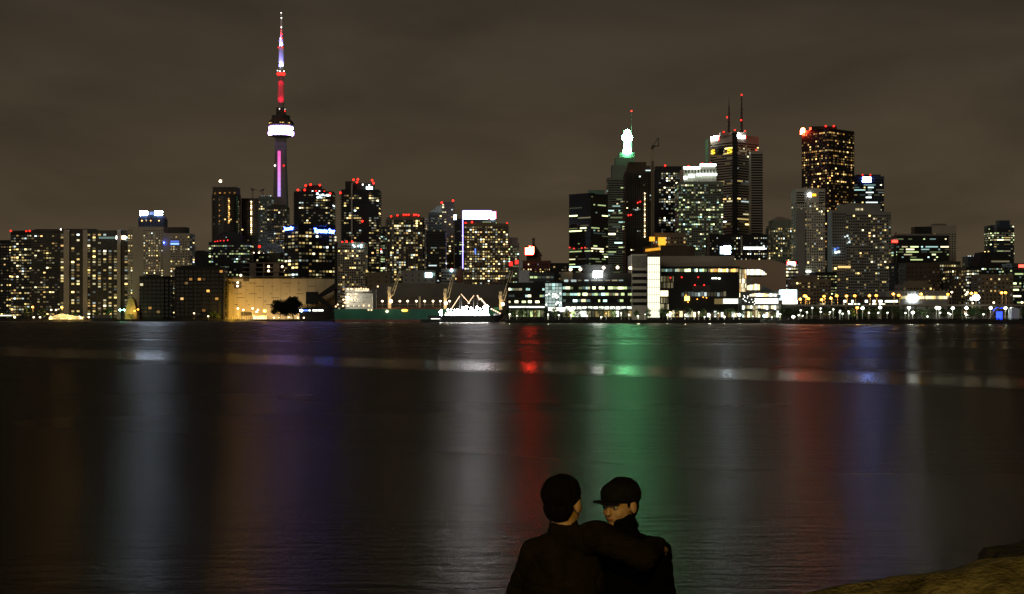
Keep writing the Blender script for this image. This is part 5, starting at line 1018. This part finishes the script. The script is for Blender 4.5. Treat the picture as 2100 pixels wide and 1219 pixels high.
# ================================================================ NEAR SHORE
S('rock', (.13, .105, .05), .95, .65, 9, .1, bump=1.0); S('rock_shaded', (.035, .03, .024), .95, .4, 3.5, .1, bump=.8)  # second rock colour darkened to carry the shade of the unlit stone
b = MB(); b.add([(-60, -60, 1.35), (60, -60, 1.35), (60, 7.0, 1.35), (-60, 7.0, 1.35), (60, 9.2, -.6), (-60, 9.2, -.6)], [(0, 1, 2, 3), (3, 2, 4, 5)]); structure(b.build('shore', 'ground_soil'))
def boulder(label, c, size, seed, m, amp=.16, rot=0, sq=.55, tilt=0):
    bm = bmesh.new(); bmesh.ops.create_cube(bm, size=2); bmesh.ops.subdivide_edges(bm, edges=bm.edges[:], cuts=44, use_grid_fill=True)
    for v in bm.verts:
        d = v.co.normalized(); q = v.co * sq + d * (1 - sq) * 1.15; s_ = Vector((seed * 3.1, seed * 1.7, 0))
        n_ = noise.fractal(q * .9 + s_, 1, 2, 3) * amp + noise.fractal(q * 3.5 + s_, .9, 2, 5) * amp * .38 + noise.fractal(q * 12 + s_, .8, 2, 4) * amp * .16 - max(0, .12 - abs(noise.noise(q * 2.6 + s_))) * amp * 1.6
        q = q * (1 + n_); v.co = Vector((q.x * size[0], q.y * size[1], q.z * size[2]))
    me = bpy.data.meshes.new('boulder'); bm.to_mesh(me); bm.free(); me.polygons.foreach_set('use_smooth', [True] * len(me.polygons)); me.materials.append(M[m])
    o = bpy.data.objects.new('boulder', me); COL.objects.link(o); o.location = c; o.rotation_euler = (0, tilt, rot); o['label'] = label; o['category'] = 'boulder'; return o
boulder('large tan boulder sloping up to the right corner of the near shore', (2.84, 5.75, 1.44), (1.80, .8, .95), 1, 'rock', .08, tilt=-.075)
boulder('small brightly lit flat stone in the bottom right corner', (2.25, 3.95, 2.09), (.85, .42, .62), 2, 'rock', .06, tilt=-.10)
boulder('unlit black boulder behind the large tan one at right', (3.72, 7.4, 1.53), (1.18, .6, .72), 3, 'rock_shaded', .08, tilt=-.05)
boulder('wide flat stone the couple sits on', (.42, 6.5, 1.42), (.85, .42, .42), 4, 'rock_shaded', .05)
boulder('low stone sloping into the water left of the large tan boulder', (1.55, 6.5, 1.3), (.75, .6, .5), 5, 'rock', .08)

# ================================================================ STREET LAMP BEHIND THE VIEWER THAT LIGHTS THE ROCKS AND THE COUPLE
t = thing('street_lamp', 'yellow sodium street lamp on the near shore behind the couple and the rocks', 'street lamp', (1.2, -5.0, 1.35))
b = MB(); b.tube((1.2, -5.0, 1.35), (1.2, -5.0, 6.6 + .3), .09, .06, 10); b.tube((1.2, -5.0, 6.6 + .3), (1.2 - .9, -5.0 + .2, 6.6 + .35), .04, n=8); b.build('pole', 'steel', t)
b = MB(); b.ball((1.2 - 1.1, -5.0 + .2, 6.6 + .36), .3, (1, .5, .4), 12, 8); b.build('lamp_head', 'dark_steel', t)
b = MB(); b.ball((1.2 - 1.1, -5.0 + .2, 6.6 + .24), .13, (1, .6, .4), 12, 8); b.build('lamp_glass', 'sodium', t)
point(t, (1.2 - 1.1, -5.0 + .2, 6.6 + .05), (1, .66, .03), 1500, .12)

# ================================================================ THE COUPLE
S('skin', (.42, .25, .16), .6, .06, 8, .3); S('hair_dark', (.008, .006, .004), .9, .5, 90, .05, stretch=(1, 1, .2), bump=.8); S('jacket_brown', (.011, .0075, .004), .9, .3, 12, .03, bump=.6); S('jacket_black', (.003, .003, .003), .9, .3, 12, .02, bump=.6)
S('denim', (.02, .025, .04), .9, .3, 20, .1); S('cap_cloth', (.006, .006, .006), .9, .2, 30, .1); S('eye', (.3, .3, .3), .2, .02); S('lips', (.3, .12, .1), .5, .05); S('shoe', (.02, .018, .016), .6, .3, 10)
def solid(name, parts, vox, m, parent, smooth=4):
    """merge overlapping limbs (tapered capsules) and ellipsoids into one skin"""
    b = MB()
    for p in parts:
        if p[0] == 'c':
            _, a, ra, c, rc = p; a = Vector(a); c = Vector(c); b.tube(a, c, ra, rc, 18); b.ball(a, ra, nu=18, nv=12); b.ball(c, rc, nu=18, nv=12)
        else:
            _, c, r, rot = p; k = MB(); k.ball((0, 0, 0), 1, r, 24, 16); Rm = Matrix.Rotation(rot[2], 3, 'Z') @ Matrix.Rotation(rot[1], 3, 'Y') @ Matrix.Rotation(rot[0], 3, 'X'); b.add([Rm @ Vector(v) + Vector(c) for v in k.v], k.f)
    o = b.build(name, m, parent, True); md = o.modifiers.new('r', 'REMESH'); md.mode = 'VOXEL'; md.voxel_size = vox; md.use_smooth_shade = True
    if smooth: s_ = o.modifiers.new('s', 'SMOOTH'); s_.iterations = smooth; s_.factor = .6
    bpy.context.view_layer.update(); me = bpy.data.meshes.new_from_object(o.evaluated_get(bpy.context.evaluated_depsgraph_get()))
    o.modifiers.clear(); o.data = me; me.name = name
    if not me.materials: me.materials.append(M[m])
    me.polygons.foreach_set('use_smooth', [True] * len(me.polygons)); return o
def head_parts(c, yaw, tilt=0, k=1.0):
    """c is the head centre; local +Y is where the face looks"""
    Rz = Matrix.Rotation(yaw, 3, 'Z') @ Matrix.Rotation(tilt, 3, 'X')
    def P(x, y, z): return Vector(c) + Rz @ Vector((x * k, y * k, z * k))
    e = lambda x, y, z, r: ('e', P(x, y, z), tuple(v * k for v in r), (tilt, 0, yaw))
    pts = [e(0, -.012, .028, (.077, .095, .09)), e(0, .03, -.03, (.062, .062, .082)), e(0, .045, -.078, (.04, .038, .034)), e(0, .094, -.012, (.013, .016, .026)), e(0, .105, -.026, (.015, .014, .012)),
           e(.078, -.005, -.01, (.012, .022, .034)), e(-.078, -.005, -.01, (.012, .022, .034)), e(0, .078, .025, (.055, .014, .013)), e(.034, .066, -.03, (.022, .02, .022)), e(-.034, .066, -.03, (.022, .02, .022)), e(0, .084, -.055, (.026, .010, .012))]
    return pts, P, Rz
def hand_parts(wrist, d, up, k=1.0, curl=.35):
    """palm and five fingers: d = pointing direction, up = back of the hand"""
    d = Vector(d).normalized(); up = (Vector(up) - d * Vector(up).dot(d)).normalized(); s_ = d.cross(up); w = Vector(wrist); out = []
    for q in (-.03, -.01, .01, .03): out.append(('c', w + s_ * q * .6 * k, .016 * k, w + (d * .085 + s_ * q) * k, .0125 * k))
    for i, (q, L) in enumerate(((-.031, .062), (-.011, .076), (.010, .072), (.030, .056))):
        a = w + (d * .088 + s_ * q) * k; dir_ = d.copy(); r0 = .0098 * k
        for j, fr_ in enumerate((.45, .32, .23)):
            dir_ = (dir_ - up * curl * (1 + .3 * j)).normalized(); e_ = a + dir_ * L * fr_ * k; out.append(('c', a, r0, e_, r0 * .9)); a = e_; r0 *= .9
    a = w + (d * .025 - s_ * .034) * k; e_ = a + (d * .7 - s_ * .7 - up * .25).normalized() * .038 * k; out.append(('c', a, .0125 * k, e_, .0105 * k)); out.append(('c', e_, .0105 * k, e_ + (d * .9 - s_ * .2 - up * .4).normalized() * .03 * k, .009 * k))
    return out
def person(label, cfg):
    g = cfg; root = thing('person', label, 'person', g['hip_c'])
    hp, P, Rz = head_parts(g['head'], g['yaw'], g.get('tilt', 0), g.get('hk', 1))
    ch, nk = Vector(g['chest']), Vector(g['neck']); hc = Vector(g['hip_c']); sl_, sr = Vector(g['sl']), Vector(g['sr'])
    body = hp + [('c', nk, .058, Vector(g['head']) + Vector((0, 0, -.05)), .055), ('e', ch, (.16, .105, .17), (0, 0, g['turn'])), ('e', (ch + hc) / 2, (.145, .1, .16), (0, 0, g['turn'])), ('e', hc + Vector((0, 0, .09)), (.165, .12, .11), (0, 0, g['turn']))]
    body += [('c', nk - Vector((0, 0, .045)), .05, sl_, .05), ('c', nk - Vector((0, 0, .045)), .05, sr, .05)]
    legs = []; arms = []
    for s_, el, wr in ((sl_, g['el'], g['wl']), (sr, g['er'], g['wr'])): arms += [(Vector(s_), .05, Vector(el), .039), (Vector(el), .039, Vector(wr), .027)]
    for q, kn, an in ((-1, g['kl'], g['al']), (1, g['kr'], g['ar'])):
        h_ = hc + Vector((q * .09, 0, .09)); legs += [(h_, .082, Vector(kn), .056), (Vector(kn), .056, Vector(an), .038)]; body.append(('c', Vector(an), .036, Vector(an) + Vector((0, .16, -.05)), .03))
    body += [('c', a, ra, c, rc) for a, ra, c, rc in arms + legs] + hand_parts(g['wl'], g['hdl'], g['hul']) + hand_parts(g['wr'], g['hdr'], g['hur'])
    solid('body', body, .006, 'skin', root, 2)
    jk = [('e', ch + Vector((0, 0, -.01)), (.19, .135, .19), (0, 0, g['turn'])), ('e', (ch + hc) / 2 + Vector((0, 0, .02)), (.18, .13, .2), (0, 0, g['turn'])), ('e', hc + Vector((0, 0, .1)), (.2, .145, .12), (0, 0, g['turn'])),
          ('c', nk - Vector((0, 0, .035)), .082, nk + Vector((0, 0, .034)), .071)]
    for s_ in (sl_, sr): jk.append(('c', nk - Vector((0, 0, .045)), .07, s_, .074))
    jk += [('c', a, ra + .022, c, rc + .024) for a, ra, c, rc in arms[0::2]] + [('c', a, ra + .024, c - (c - a).normalized() * .02, rc + .015) for a, ra, c, rc in arms[1::2]]
    jo = solid('jacket', jk, .009, g['jm'], root, 5)
    for v in jo.data.vertices:
        n_ = noise.fractal(Vector((v.co.x * 6, v.co.y * 6, v.co.z * 11)) + Vector((g['turn'] * 9, 3, 0)), .8, 2, 4) * .013 - max(0, .15 - abs(noise.noise(Vector((v.co.x * 5 + v.co.z * 4, v.co.y * 5, v.co.z * 9))))) * .06; v.co += v.normal * n_
    solid('trousers', [('e', hc + Vector((0, 0, .07)), (.19, .14, .11), (0, 0, g['turn']))] + [('c', a, ra + .014, c, rc + .016) for a, ra, c, rc in legs], .01, 'denim', root, 4)
    for an in (g['al'], g['ar']): an = Vector(an); solid('shoe', [('c', an + Vector((0, -.03, -.045)), .045, an + Vector((0, .17, -.06)), .042)], .008, 'shoe', root, 2)
    k = g.get('hk', 1)
    ho = solid('hair', [('e', P(0, -.022, .04), (.086 * k, .1 * k, .092 * k), (0, 0, g['yaw'])), ('e', P(0, -.05, -.02), (.070 * k, .056 * k, .066 * k), (0, 0, g['yaw']))] + g.get('hair', lambda P: [])(P), .005, 'hair_dark', root, 2)
    for v in ho.data.vertices:
        v.co += v.normal * (noise.fractal(Vector((v.co.x * 40, v.co.y * 40, v.co.z * 14)), 1, 2, 3) * .006)
    for q in (-1, 1):
        b = MB(); e_ = P(q * .031, .082, .002); b.ball(e_, .0125 * k, nu=12, nv=8); eo = b.build('eye', 'eye', root, True)
        b = MB(); b.ball(P(q * .031, .093, .002), .0055 * k, nu=10, nv=6); b.build('pupil', 'near_black', eo, True)
    solid('lips', [('e', P(0, .091, -.055), (.022 * k, .007 * k, .006 * k), (0, 0, g['yaw']))], .003, 'lips', root, 1)
    return root, P, Rz
pm_, P, Rz = person("bareheaded person in dark brown jacket seen from behind, arm round the other's shoulders", dict(
    head=(.232, 6.28, 2.572), yaw=-.55, turn=-.25, hip_c=(.20, 6.36, 1.80), chest=(.235, 6.3, 2.235), neck=(.235, 6.29, 2.425), sl=(.10, 6.33, 2.33), sr=(.385, 6.2, 2.43),
    el=(.03, 6.42, 2.12), wl=(.10, 6.66, 2.0), er=(.58, 6.14, 2.35), wr=(.665, 6.38, 2.365), hdl=(.5, .8, -.2), hul=(0, -.2, 1), hdr=(.25, .9, -.25), hur=(.5, 0, .9),
    kl=(.10, 6.84, 1.90), kr=(.32, 6.84, 1.90), al=(.10, 6.92, 1.46), ar=(.32, 6.92, 1.46), jm='jacket_brown', hk=1.0))
pm_, P, Rz = person('person in black jacket and peaked cap looking back over the shoulder, face lit yellow', dict(
    head=(.512, 6.60, 2.522), yaw=2.45, tilt=-.12, turn=.15, hip_c=(.56, 6.55, 1.80), chest=(.555, 6.56, 2.21), neck=(.528, 6.58, 2.385), sl=(.40, 6.60, 2.34), sr=(.67, 6.53, 2.31),
    el=(.38, 6.72, 2.08), wl=(.50, 6.86, 1.98), er=(.72, 6.62, 2.05), wr=(.64, 6.84, 1.98), hdl=(.4, .8, -.2), hul=(0, -.2, 1), hdr=(-.4, .8, -.2), hur=(0, -.2, 1),
    kl=(.47, 7.0, 1.90), kr=(.68, 7.0, 1.90), al=(.47, 7.08, 1.46), ar=(.68, 7.08, 1.46), jm='jacket_black', hk=.96))
solid('cap', [('e', P(0, -.012, .052), (.094, .108, .064), (0, 0, 2.45)), ('e', P(0, -.012, .03), (.093, .11, .03), (0, 0, 2.45))] , .006, 'cap_cloth', pm_, 3)
solid('cap_peak', [('e', P(0, .112, .034), (.072, .055, .009), (0, 0, 2.45))], .004, 'cap_cloth', pm_, 2)

# ================================================================ CAMERA
cam = bpy.data.cameras.new('camera'); cam.sensor_width = 36; cam.lens = F / 2100 * 36; cam.shift_y = (HZ - 609.5) / 2100; cam.clip_end = 60000; cam.clip_start = .1
co = bpy.data.objects.new('camera', cam); COL.objects.link(co); co.location = (0, 0, CZ); co.rotation_euler = (math.radians(90), 0, 0); scene.camera = co
scene.view_settings.view_transform = 'Standard'; scene.view_settings.look = 'None'; scene.view_settings.exposure = 0; scene.view_settings.gamma = 1
scene.render.resolution_x = 1024; scene.render.resolution_y = 594
try: scene.cycles.use_light_tree = True
except Exception: pass
